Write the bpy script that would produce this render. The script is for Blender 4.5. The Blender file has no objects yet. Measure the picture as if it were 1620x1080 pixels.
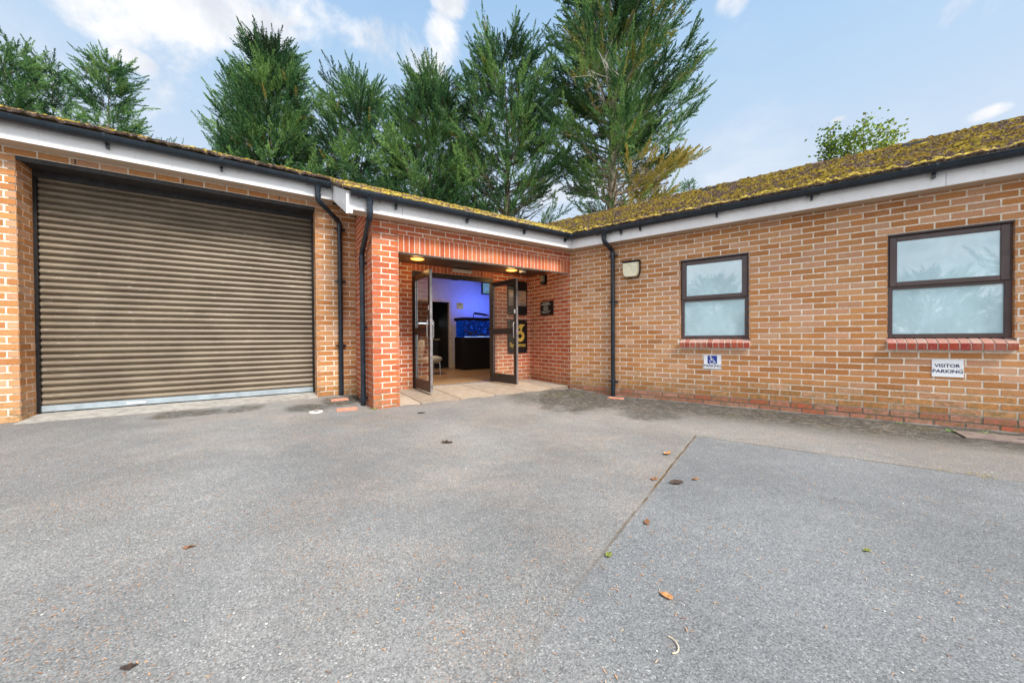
import bpy, math, random
import numpy as np
from mathutils import Vector, Matrix, noise as mnoise
S = bpy.context.scene
col = S.collection
rad = math.radians
random.seed(7); rng = np.random.default_rng(7)

# ------------------------------------------------------------------ camera
CZ = .86
cam_d = bpy.data.cameras.new("camera"); cam = bpy.data.objects.new("camera", cam_d); col.objects.link(cam)
cam_d.sensor_width = 36; cam_d.lens = 12.571; cam_d.clip_start = .05; cam_d.clip_end = 2000
cam.matrix_world = Matrix.Translation((0, 0, CZ)) @ Matrix.Rotation(rad(90-.573), 4, 'X') @ Matrix.Rotation(rad(-.378), 4, 'Z')
S.camera = cam
S.render.resolution_x = 1024; S.render.resolution_y = 682
# ------------------------------------------------------------------ sun, sky, exposure
SUN_EL, SUN_AZ = rad(48), math.atan2(.62, -.78)      # azimuth measured from +Y towards +X
sdir = Vector((math.sin(SUN_AZ)*math.cos(SUN_EL), math.cos(SUN_AZ)*math.cos(SUN_EL), math.sin(SUN_EL)))
sun_d = bpy.data.lights.new("sun", 'SUN'); sun_d.energy = 3.0; sun_d.angle = rad(17); sun_d.color = (1, .95, .88)
sun = bpy.data.objects.new("sun", sun_d); col.objects.link(sun)
sun.rotation_euler = sdir.to_track_quat('Z', 'Y').to_euler()
S.view_settings.view_transform = 'Standard'; S.view_settings.look = 'None'
S.view_settings.exposure = .95; S.view_settings.gamma = 1

def px_dir(px, py):
    u, v = px-810, py-540
    return Vector((u/565.7, 1, -v/565.7)).normalized()

W = bpy.data.worlds.new("World"); S.world = W; W.use_nodes = True
wn = W.node_tree; wn.nodes.clear()
class NT:
    def __init__(s, nt): s.nt = nt
    def n(s, t, **k):
        o = s.nt.nodes.new(t); ins = k.pop('ins', {})
        for a, b in k.items(): setattr(o, a, b)
        for a, b in ins.items(): s.set(o.inputs[a], b)
        return o
    def set(s, inp, v):
        if isinstance(v, bpy.types.NodeSocket): s.nt.links.new(v, inp)
        elif isinstance(v, (tuple, list)) and len(v) == 3 and len(inp.default_value) == 4: inp.default_value = (*v, 1)
        else: inp.default_value = v
    def math(s, op, a, b=0., c=0., clamp=False):
        o = s.n('ShaderNodeMath', operation=op, use_clamp=clamp)
        s.set(o.inputs[0], a); s.set(o.inputs[1], b); s.set(o.inputs[2], c); return o.outputs[0]
    def mix(s, f, a, b, mode='MIX'):
        o = s.n('ShaderNodeMix', data_type='RGBA', blend_type=mode)
        s.set(o.inputs[0], f); s.set(o.inputs[6], a); s.set(o.inputs[7], b); return o.outputs[2]
    def mapr(s, v, a, b, c=0., d=1., smooth=True):
        o = s.n('ShaderNodeMapRange', interpolation_type='SMOOTHSTEP' if smooth else 'LINEAR')
        for i, x in enumerate((v, a, b, c, d)): s.set(o.inputs[i], x)
        return o.outputs[0]
    def noise(s, vec, scale, detail=3., rough=.5, out=0, dist=0.):
        o = s.n('ShaderNodeTexNoise'); o.inputs['Scale'].default_value = scale; o.inputs['Detail'].default_value = detail
        o.inputs['Roughness'].default_value = rough; o.inputs['Distortion'].default_value = dist
        if vec is not None: s.nt.links.new(vec, o.inputs['Vector'])
        return o.outputs[out]
    def scale(s, vec, sc):
        o = s.n('ShaderNodeVectorMath', operation='MULTIPLY'); s.set(o.inputs[0], vec); o.inputs[1].default_value = sc; return o.outputs[0]
    def vm(s, op, a, b, out=0):
        o = s.n('ShaderNodeVectorMath', operation=op); s.set(o.inputs[0], a); s.set(o.inputs[1], b); return o.outputs[out]
    def ramp(s, f, stops, const=False):
        o = s.n('ShaderNodeValToRGB'); s.set(o.inputs[0], f); r = o.color_ramp
        if const: r.interpolation = 'CONSTANT'
        while len(r.elements) < len(stops): r.elements.new(.5)
        for e, (p, c) in zip(r.elements, stops): e.position = p; e.color = (*c, 1)
        return o.outputs[0]
w = NT(wn)
tc = w.n('ShaderNodeTexCoord').outputs['Generated']
sky = w.n('ShaderNodeTexSky', sky_type='NISHITA', sun_disc=False, sun_elevation=SUN_EL, sun_rotation=SUN_AZ,
          air_density=1.0, dust_density=1.6, ozone_density=1.5)
skyc = w.mix(1., sky.outputs[0], (.88, 1.0, 1.10), 'MULTIPLY')
sep = w.n('ShaderNodeSeparateXYZ'); wn.links.new(tc, sep.inputs[0]); zz = sep.outputs[2]
grad = w.ramp(w.mapr(zz, .0, .75, smooth=False), [(0, (3.75, 3.9, 4.15)), (.36, (3.45, 3.85, 4.3)), (.75, (2.4, 3.4, 4.5)), (1., (1.7, 2.8, 4.3))])
skyc = w.mix(.82, w.mix(1., skyc, (.8, .8, .8), 'MULTIPLY'), grad)
blobs = [(330, 40, .060, 2.0, 0), (400, 15, .085, 1.9, 0), (490, 25, .075, 1.5, 0), (585, 68, .070, 1.5, 0), (222, 103, .026, 1.6, 0),
         (700, 75, .075, .9, 0), (715, 8, .05, 1, 0), (1168, 6, .04, 1.5, 0), (640, 100, .09, 1.5, 0), (1560, 192, .014, 2.5, 0),
         (900, 310, .05, 3, 0), (1325, 200, .008, 2.5, 0), (100, -300, .3, 1.5, 0), (1500, -260, .22, 1.8, 0)]
dirn = w.vm('NORMALIZE', tc, (0, 0, 0))
acc = None
for (bx, by, r, sx, _) in blobs:
    d = px_dir(bx, by)
    e = w.scale(w.vm('SUBTRACT', dirn, tuple(d)), (1/sx, 1/sx, 1.))
    L = w.vm('LENGTH', e, (0, 0, 0), 1)
    m = w.mapr(L, r*1.5, r*.1)
    acc = m if acc is None else w.math('MAXIMUM', acc, m)
pl = w.n('ShaderNodeVectorMath', operation='SCALE'); wn.links.new(dirn, pl.inputs[0])
cz = w.math('ADD', zz, .25); inv = w.math('DIVIDE', 1., w.math('MAXIMUM', cz, .05)); wn.links.new(inv, pl.inputs[3])
n1 = w.noise(dirn, 5.5, 9., .62, dist=.3); n2 = w.noise(w.scale(dirn, (1, 1, 2.6)), 3.0, 6., .6)
spec = w.mapr(w.math('ADD', w.math('MULTIPLY', acc, .50), w.math('MULTIPLY', n1, 1.25)), .90, 1.16)
behind = w.mapr(sep.outputs[1], .25, -.2)
gen = w.math('MULTIPLY', w.mapr(n2, .40, .58), w.math('MULTIPLY', behind, .95))
wisp = w.math('MULTIPLY', w.mapr(n2, .42, .75), .45)
mask = w.math('MAXIMUM', w.math('MAXIMUM', spec, gen), w.math('MULTIPLY', wisp, w.mapr(zz, .75, .2)))
shade = w.noise(w.vm('ADD', dirn, (0, 0, .05)), 7., 6., .6)
cc = w.mix(w.mapr(shade, .38, .62), (3.5, 3.7, 4.05), (4.75, 4.75, 4.85))
cc = w.mix(behind, cc, w.mix(1., cc, (2.1, 2.05, 2.0), 'MULTIPLY'))  # unseen clouds behind the viewer brightened, added fill for the facing walls
fin = w.mix(mask, skyc, cc)
bg = w.n('ShaderNodeBackground'); wn.links.new(fin, bg.inputs[0]); bg.inputs[1].default_value = .115
out = w.n('ShaderNodeOutputWorld'); wn.links.new(bg.outputs[0], out.inputs[0])

# ------------------------------------------------------------------ frames of the two walls
TG, TR = .9823, .9387
g = Vector((math.sin(TG), math.cos(TG), 0)); gp = Vector((-g.y, g.x, 0))
Rv = Vector((math.sin(TR), -math.cos(TR), 0)); Rn = Vector((math.cos(TR), math.sin(TR), 0))
P0 = Vector((-1.7922, 4.6111, 0)); C0 = P0+g*3.4294
def frame(o, x, y):
    m = Matrix.Identity(4)
    for i in range(3): m[i][0] = x[i]; m[i][1] = y[i]; m[i][3] = o[i]
    return m
FA = frame(P0, g, gp); FR = frame(C0, Rv, Rn)
def A(x, y, z=0): return FA @ Vector((x, y, z))
def R(x, y, z=0): return FR @ Vector((x, y, z))
XE = 3.4294            # entrance width
YG = 1.12              # garage wall plane (frame A)
YD = 1.22              # door wall plane
ZC = -.013             # brick course origin
ZS, ZSG = 2.412, 2.868 # soffits
OV = .22               # eaves overhang
SL = .45; SLA = .418       # roof slopes
def sstep(x, a, b):
    t = min(1, max(0, (x-a)/(b-a))); return t*t*(3-2*t)
def gh(x, y):
    q = Vector((x, y, 0))-P0; ya = q.dot(gp); xr = (Vector((x, y, 0))-C0).dot(Rv)
    xa = q.dot(g)
    if xa > -.02 and ya > -.01: return -.075 if ya > .02 else -.05
    if ya > 1.5: return -.06
    h = .018 if ya >= 1.1 else (-.035+.053*ya/1.1 if ya >= 0 else -.035-.065*min(1, -ya/2.))
    s = sstep(xr, -.35, .85)
    return h*(1-s)-.128*s

# ------------------------------------------------------------------ object helpers
def tag(o, label=None, cat=None, group=None, kind=None):
    if label: o['label'] = label
    if cat: o['category'] = cat
    if group: o['group'] = group
    if kind: o['kind'] = kind
    return o
def thing(name, M, label, cat, group=None):
    o = bpy.data.objects.new(name, None); col.objects.link(o); o.matrix_world = M.copy(); o.empty_display_size = .1
    o['_m'] = 0; del o['_m']; ROOT[o.name] = M.copy()
    return tag(o, label, cat, group)
ROOT = {}
class MB:
    def __init__(s, M=None): s.v = []; s.f = []; s.mi = []; s.c = []; s.M = M or Matrix.Identity(4); s.smooth = False
    def add(s, vs, fs, mi=0, c=(1, 1, 1)):
        b = len(s.v); s.v += [s.M @ Vector(p) for p in vs]; s.f += [tuple(i+b for i in f) for f in fs]
        s.mi += [mi]*len(fs); s.c += [c]*len(fs)
    def box(s, x0, x1, y0, y1, z0, z1, mi=0, c=(1, 1, 1), back=True, bev=0.):
        if bev:
            # chamfered box: 24-vertex
            vs = []; b = bev
            for sx in (0, 1):
                for sy in (0, 1):
                    for sz in (0, 1):
                        X = (x0, x1)[sx]; Y = (y0, y1)[sy]; Z = (z0, z1)[sz]
                        dx = b if sx == 0 else -b; dy = b if sy == 0 else -b; dz = b if sz == 0 else -b
                        vs += [(X, Y+dy, Z+dz), (X+dx, Y, Z+dz), (X+dx, Y+dy, Z)]
            I = lambda sx, sy, sz, k: (sx*4+sy*2+sz)*3+k
            fs = []
            for sx in (0, 1):
                q = [I(sx, 0, 0, 0), I(sx, 0, 1, 0), I(sx, 1, 1, 0), I(sx, 1, 0, 0)]; fs.append(q if sx == 0 else q[::-1])
            for sy in (0, 1):
                q = [I(0, sy, 0, 1), I(1, sy, 0, 1), I(1, sy, 1, 1), I(0, sy, 1, 1)]; fs.append(q if sy == 0 else q[::-1])
            for sz in (0, 1):
                q = [I(0, 0, sz, 2), I(0, 1, sz, 2), I(1, 1, sz, 2), I(1, 0, sz, 2)]; fs.append(q if sz == 0 else q[::-1])
            for a in (0, 1):
                for b_ in (0, 1):
                    fs.append([I(a, b_, 0, 0), I(a, b_, 1, 0), I(a, b_, 1, 1), I(a, b_, 0, 1)])
                    fs.append([I(a, 0, b_, 0), I(a, 1, b_, 0), I(a, 1, b_, 2), I(a, 0, b_, 2)])
                    fs.append([I(0, a, b_, 1), I(1, a, b_, 1), I(1, a, b_, 2), I(0, a, b_, 2)])
            for sx in (0, 1):
                for sy in (0, 1):
                    for sz in (0, 1): fs.append([I(sx, sy, sz, k) for k in range(3)])
            s.add(vs, fs, mi, c); return
        vs = [(x0, y0, z0), (x1, y0, z0), (x1, y1, z0), (x0, y1, z0), (x0, y0, z1), (x1, y0, z1), (x1, y1, z1), (x0, y1, z1)]
        fs = [(0, 1, 5, 4), (1, 2, 6, 5), (3, 0, 4, 7), (4, 5, 6, 7), (0, 3, 2, 1)]
        if back: fs.append((2, 3, 7, 6))
        s.add(vs, fs, mi, c)
    def tube(s, path, r, seg=12, mi=0, c=(1, 1, 1), cap=True, r2=None):
        path = [Vector(p) for p in path]; n = len(path); vs = []
        up = None
        for i, p in enumerate(path):
            d = (path[min(i+1, n-1)]-path[max(i-1, 0)]).normalized()
            if up is None:
                up = Vector((0, 0, 1)) if abs(d.z) < .9 else Vector((1, 0, 0))
            a = d.cross(up).normalized(); b = a.cross(d).normalized(); up = b
            rr = r if r2 is None else r+(r2-r)*i/(n-1)
            if isinstance(r, (list, tuple)): rr = r[i]
            for k in range(seg):
                t = 2*math.pi*k/seg; vs.append(p+a*math.cos(t)*rr+b*math.sin(t)*rr)
        fs = [(i*seg+k, i*seg+(k+1) % seg, (i+1)*seg+(k+1) % seg, (i+1)*seg+k) for i in range(n-1) for k in range(seg)]
        if cap: fs += [tuple(range(seg))[::-1], tuple((n-1)*seg+k for k in range(seg))]
        s.add(vs, fs, mi, c)
    def extr(s, prof, axis_a, axis_b, mi=0, c=(1, 1, 1), cap=True):
        """prof: list of (y,z) closed; extruded along local x from a to b"""
        n = len(prof); vs = [(axis_a, y, z) for y, z in prof]+[(axis_b, y, z) for y, z in prof]
        fs = [(k, (k+1) % n, n+(k+1) % n, n+k) for k in range(n)]
        if cap: fs += [tuple(range(n))[::-1], tuple(n+k for k in range(n))]
        s.add(vs, fs, mi, c)
    def build(s, name, mats, parent=None, smooth=False, attr=False):
        me = bpy.data.meshes.new(name)
        Mi = ROOT[parent.name].inverted() if parent is not None else Matrix.Identity(4)
        me.from_pydata([tuple(Mi @ p) for p in s.v], [], s.f)
        if not isinstance(mats, (list, tuple)): mats = [mats]
        for m in mats: me.materials.append(m)
        if len(mats) > 1: me.polygons.foreach_set('material_index', s.mi)
        if attr:
            a = me.attributes.new('bc', 'FLOAT_COLOR', 'FACE')
            a.data.foreach_set('color', np.array([(*c[:3], 1) for c in s.c], dtype=np.float32).ravel())
        if smooth: me.polygons.foreach_set('use_smooth', [True]*len(me.polygons))
        me.validate(); me.update()
        o = bpy.data.objects.new(name, me); col.objects.link(o)
        if parent is not None: o.parent = parent; ROOT[o.name] = ROOT[parent.name]
        else: ROOT[o.name] = Matrix.Identity(4)
        return o
def smooth_by_angle(o, deg=35):
    me = o.data; me.polygons.foreach_set('use_smooth', [True]*len(me.polygons))
    try: me.set_sharp_from_angle(angle=rad(deg))
    except Exception: pass
    return o
def rebase(o, at):
    """put a one-mesh thing's origin at its base"""
    at = Vector(at); o.data.transform(Matrix.Translation(-at)); o.location = at; return o
def text_mb(mb, s, size, cx, cz, y=-.001, sx=1., bold=0., mi=0, c=(1, 1, 1), font=None, ext=.0006):
    cu = bpy.data.curves.new('t', 'FONT'); cu.body = s; cu.size = size; cu.align_x = 'CENTER'; cu.align_y = 'CENTER'; cu.offset = bold; cu.resolution_u = 3
    ob = bpy.data.objects.new('t', cu); col.objects.link(ob)
    dg = bpy.context.evaluated_depsgraph_get(); dg.update()
    me = bpy.data.meshes.new_from_object(ob.evaluated_get(dg))
    mb.add([(cx+v.co.x*sx, y, cz+v.co.y) for v in me.vertices], [tuple(p.vertices) for p in me.polygons], mi, c)
    bpy.data.objects.remove(ob); bpy.data.meshes.remove(me); bpy.data.curves.remove(cu)

# ------------------------------------------------------------------ materials
def new_mat(name):
    m = bpy.data.materials.new(name); m.use_nodes = True; t = NT(m.node_tree); b = m.node_tree.nodes['Principled BSDF']
    return m, t, b
def bump(t, b, h, strength=.3, dist=.01):
    o = t.n('ShaderNodeBump'); o.inputs['Strength'].default_value = strength; o.inputs['Distance'].default_value = dist
    t.set(o.inputs['Height'], h); t.nt.links.new(o.outputs[0], b.inputs['Normal']); return o
def geo_pos(t): return t.n('ShaderNodeNewGeometry').outputs['Position']
def plain(name, c, rough=.5, metal=0., var=.12, nscale=6., spec=.5, bmp=0., emis=None, dirt=None):
    m, t, b = new_mat(name); p = geo_pos(t)
    n = t.noise(p, nscale, 5., .6)
    hi = tuple(min(1, x*(1+var)) for x in c); lo = tuple(x*(1-var) for x in c)
    cc = t.mix(t.mapr(n, .3, .7), lo, hi)
    if dirt:
        n2 = t.noise(p, nscale*5, 6., .7); cc = t.mix(t.mapr(n2, .56, .74, 0, .7), cc, dirt)
    t.set(b.inputs['Base Color'], cc); b.inputs['Roughness'].default_value = rough; b.inputs['Metallic'].default_value = metal
    b.inputs['Specular IOR Level'].default_value = spec
    rn = t.noise(p, nscale*9, 4., .6); t.set(b.inputs['Roughness'], t.mapr(rn, .3, .7, max(0, rough-.08), min(1, rough+.08)))
    if bmp: bump(t, b, t.noise(p, nscale*20, 4.), bmp, .003)
    if emis: b.inputs['Emission Color'].default_value = (*emis[0], 1); b.inputs['Emission Strength'].default_value = emis[1]
    return m
M = {}
# bricks
def brick_mat(name, grime, moss):
    m, t, b = new_mat(name); p = geo_pos(t)
    at = t.n('ShaderNodeAttribute', attribute_name='bc').outputs['Color']
    z = t.n('ShaderNodeSeparateXYZ', ins={0: p}).outputs[2]
    fine = t.noise(t.scale(p, (1, 1, .45)), 150., 4., .65); mid = t.noise(p, 14., 5., .6)
    c = t.mix(t.mapr(fine, .35, .68, 0, .55), at, t.mix(1., at, (.62, .55, .5), 'MULTIPLY'))
    c = t.mix(t.mapr(t.noise(p, 75., 3., .6), .60, .72, 0, .5), c, (.62, .46, .33))
    c = t.mix(t.mapr(mid, .58, .8, 0, .25), c, (.72, .48, .33))      # pale bloom
    big = t.noise(p, 1.7, 4., .6)
    c = t.mix(t.mapr(big, .48, .7, 0, .15), c, (.70, .46, .28))
    gm = t.math('MULTIPLY', t.mapr(z, .42, .0), t.mapr(t.noise(p, 22., 5., .7), .38, .66))
    c = t.mix(t.math('MULTIPLY', gm, grime), c, (.17, .14, .055))
    t.set(b.inputs['Base Color'], c); b.inputs['Roughness'].default_value = .85; b.inputs['Specular IOR Level'].default_value = .25
    bump(t, b, t.math('ADD', fine, t.math('MULTIPLY', t.noise(p, 45., 3.), 1.2)), .55, .004)
    return m
M['brick'] = brick_mat('brick', .75, 1)
def mortar_mat(name, ca, cb):
    m, t, b = new_mat(name); p = geo_pos(t)
    c = t.mix(t.mapr(t.noise(p, 30., 5., .65), .32, .68), ca, cb)
    z = t.n('ShaderNodeSeparateXYZ', ins={0: p}).outputs[2]
    c = t.mix(t.math('MULTIPLY', t.mapr(z, .3, -.05), .55), c, (.18, .16, .12))
    t.set(b.inputs['Base Color'], c); b.inputs['Roughness'].default_value = .95
    bump(t, b, t.noise(p, 160., 4.), .5, .003); return m
M['mortar'] = mortar_mat('mortar', (.66, .57, .45), (.90, .83, .72))
M['mortar_dark'] = mortar_mat('mortar_dark', (.12, .10, .08), (.28, .24, .19))
M['upvc'] = plain('white_fascia_board', (.86, .86, .86), .35, var=.05, nscale=3, dirt=(.62, .62, .58))
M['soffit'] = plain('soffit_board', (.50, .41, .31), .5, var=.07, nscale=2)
M['gutter'] = plain('black_gutter_plastic', (.012, .020, .030), .2, var=.3, nscale=9, dirt=(.03, .036, .042))
M['frame'] = plain('brown_window_frame', (.085, .058, .055), .38, var=.15, nscale=5)
M['doorframe'] = plain('bronze_door_aluminium', (.035, .023, .020), .4, var=.2, nscale=5)
M['edge'] = plain('worn_door_edge', (.26, .24, .24), .4, metal=.5, var=.3, nscale=12)
M['steel'] = plain('brushed_steel', (.6, .6, .62), .3, metal=.9)
M['black'] = plain('black_board', (.005, .005, .006), .45, var=.3)
M['white'] = plain('white_paint', (.82, .83, .85), .5, var=.04)
M['bluesign'] = plain('blue_sign_paint', (.012, .045, .30), .4, var=.08)
M['navy'] = plain('navy_lettering', (.01, .015, .085), .5)
M['gold'] = plain('gold_paint', (.75, .50, .10), .35, var=.2)
M['pale'] = plain('pale_lettering', (.75, .76, .72), .5)
M['galv'] = plain('galvanised_steel', (.34, .40, .44), .5, metal=.25, var=.15, nscale=8, dirt=(.35, .36, .36))
M['dark_steel'] = plain('dark_lintel_steel', (.030, .029, .030), .6, var=.35, nscale=14, dirt=(.3, .27, .24))
M['concrete'] = plain('concrete_strip', (.34, .32, .29), .9, var=.25, nscale=12, bmp=.4, dirt=(.16, .15, .12))
M['fillet'] = plain('dirty_mortar_fillet', (.13, .12, .105), .95, var=.5, nscale=7, bmp=.8, dirt=(.28, .26, .22))
M['terracotta'] = plain('terracotta_gully', (.52, .24, .16), .8, var=.2, nscale=20, bmp=.4, dirt=(.25, .18, .12))
M['capwhite'] = plain('white_plastic_cap', (.70, .68, .62), .6, var=.15, nscale=20, dirt=(.3, .27, .2))
M['stonecover'] = plain('pinkish_cover_slab', (.19, .145, .125), .9, var=.25, nscale=14, bmp=.5, dirt=(.1, .09, .06))
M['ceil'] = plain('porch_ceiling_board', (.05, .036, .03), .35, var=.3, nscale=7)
M['wall_in'] = plain('interior_plaster', (.58, .55, .52), .8, var=.04)
M['trim'] = plain('door_architrave', (.62, .52, .36), .5, var=.1)
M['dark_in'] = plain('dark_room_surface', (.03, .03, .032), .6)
M['cream'] = plain('cream_leather', (.45, .43, .34), .45, var=.1)
M['yellow'] = plain('yellow_notice', (.72, .48, .03), .5)
def shutter():
    m, t, b = new_mat('brown_shutter_paint'); p = geo_pos(t)
    st = t.scale(p, (2.5, 2.5, 45.)); n = t.noise(st, 1.6, 6., .7); n2 = t.noise(p, 2.2, 4.)
    c = t.mix(t.mapr(n2, .3, .7), (.150, .116, .080), (.205, .162, .112))
    z = t.n('ShaderNodeSeparateXYZ', ins={0: p}).outputs[2]
    c = t.mix(t.math('MULTIPLY', t.mapr(n, .56, .66, 0, .6), 1.), c, (.07, .05, .036))
    sc = t.math('MULTIPLY', t.mapr(t.noise(t.scale(p, (4, 4, 60.)), 2.3, 5., .75), .635, .67), t.mapr(t.noise(p, 1.1, 2.), .40, .55))
    c = t.mix(sc, c, (.7, .68, .64))
    t.set(b.inputs['Base Color'], c); b.inputs['Roughness'].default_value = .42
    return m
M['shutter'] = shutter()
def roof_mat():
    m, t, b = new_mat('mossy_roof_tiles'); p = geo_pos(t)
    at = t.n('ShaderNodeAttribute', attribute_name='bc').outputs['Color']
    s = t.n('ShaderNodeSeparateColor', ins={0: at})
    tile = t.mix(t.mapr(t.noise(p, 30., 4.), .3, .7), (.065, .045, .040), (.20, .145, .12))
    tile = t.mix(t.mapr(t.noise(p, 60., 3.), .60, .68, 0, .8), tile, (.50, .40, .36))
    n = t.noise(t.scale(p, (1, 1, 1.6)), 27., 6., .75); nn = t.noise(p, 7., 4., .6)
    moss = t.ramp(n, [(.36, (.030, .019, .008)), (.44, (.12, .075, .018)), (.50, (.33, .235, .04)), (.59, (.58, .45, .08)), (.72, (.72, .63, .20))])
    moss = t.mix(t.mapr(nn, .50, .68, 0, .5), moss, (.20, .19, .04))
    moss = t.mix(t.mapr(t.noise(p, 4.1, 3.), .54, .7, 0, .6), moss, (.30, .165, .07))
    k = t.mapr(t.math('ADD', s.outputs[0], t.math('MULTIPLY', t.math('SUBTRACT', t.noise(p, 34., 4.), .5), .9)), .36, .50)
    c = t.mix(k, tile, moss)
    t.set(b.inputs['Base Color'], c); b.inputs['Roughness'].default_value = .95; b.inputs['Specular IOR Level'].default_value = .15
    bump(t, b, t.noise(p, 70., 5., .7), .8, .01)
    return m
M['roof'] = roof_mat()
def pane(name, base, rough, spec=1., coat=0.):
    m, t, b = new_mat(name); p = geo_pos(t)
    z = t.n('ShaderNodeSeparateXYZ', ins={0: p}).outputs[2]
    n = t.noise(t.scale(p, (1, 1, .6)), 2.6, 5., .6, dist=.6)
    c = t.mix(t.mapr(n, .35, .65), tuple(x*.90 for x in base), tuple(x*1.07 for x in base))
    c = t.mix(t.mapr(t.noise(p, 9., 5., .7), .55, .75, 0, .25), c, (.75, .82, .84))
    t.set(b.inputs['Base Color'], c); b.inputs['Roughness'].default_value = .35
    b.inputs['Coat Weight'].default_value = 1.; b.inputs['Coat Roughness'].default_value = .015; b.inputs['Coat IOR'].default_value = 1.9
    return m
M['frost'] = pane('frosted_window_film', (.50, .70, .76), .3)
def glass():
    m, t, b = new_mat('door_glass'); nt = m.node_tree
    tr = t.n('ShaderNodeBsdfTransparent'); tr.inputs[0].default_value = (.93, .96, .95, 1)
    gl = t.n('ShaderNodeBsdfGlossy'); gl.inputs['Roughness'].default_value = .01; gl.inputs[0].default_value = (.9, .95, .97, 1)
    lw = t.n('ShaderNodeLayerWeight'); lw.inputs[0].default_value = .5
    f = t.math('ADD', .07, t.math('MULTIPLY', t.math('POWER', lw.outputs['Facing'], 4.), .75), clamp=True)
    mx = t.n('ShaderNodeMixShader'); nt.links.new(f, mx.inputs[0]); nt.links.new(tr.outputs[0], mx.inputs[1]); nt.links.new(gl.outputs[0], mx.inputs[2])
    nt.links.new(mx.outputs[0], nt.nodes['Material Output'].inputs[0]); return m
M['glass'] = glass()
def foliage(name, dark, mid, lite, odd):
    m, t, b = new_mat(name); p = geo_pos(t)
    at = t.n('ShaderNodeAttribute', attribute_name='bc').outputs['Color']
    s = t.n('ShaderNodeSeparateColor', ins={0: at})
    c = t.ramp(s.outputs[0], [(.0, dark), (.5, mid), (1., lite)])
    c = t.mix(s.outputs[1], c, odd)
    t.set(b.inputs['Base Color'], c); b.inputs['Roughness'].default_value = .75; b.inputs['Specular IOR Level'].default_value = .2
    nt = m.node_tree; tl = t.n('ShaderNodeBsdfTranslucent'); nt.links.new(c, tl.inputs[0])
    mx = t.n('ShaderNodeMixShader'); mx.inputs[0].default_value = .28
    nt.links.new(b.outputs[0], mx.inputs[1]); nt.links.new(tl.outputs[0], mx.inputs[2]); nt.links.new(mx.outputs[0], nt.nodes['Material Output'].inputs[0])
    return m
M['cypress'] = foliage('cypress_foliage', (.014, .055, .028), (.062, .185, .070), (.27, .45, .14), (.46, .36, .085))
M['leafy'] = foliage('broad_leaf_foliage', (.07, .14, .03), (.19, .30, .045), (.40, .44, .07), (.25, .17, .03))
M['bark'] = plain('grey_bark', (.13, .10, .075), .95, var=.4, nscale=9, bmp=.8, dirt=(.30, .25, .19))
M['bark_pale'] = plain('pale_bark', (.34, .28, .22), .95, var=.35, nscale=7, bmp=.8, dirt=(.12, .09, .07))
M['dead'] = plain('bleached_dead_wood', (.50, .46, .42), .9, var=.2)
M['bark_dark'] = plain('dark_twigs', (.055, .045, .035), .95, var=.4, nscale=9)

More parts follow.
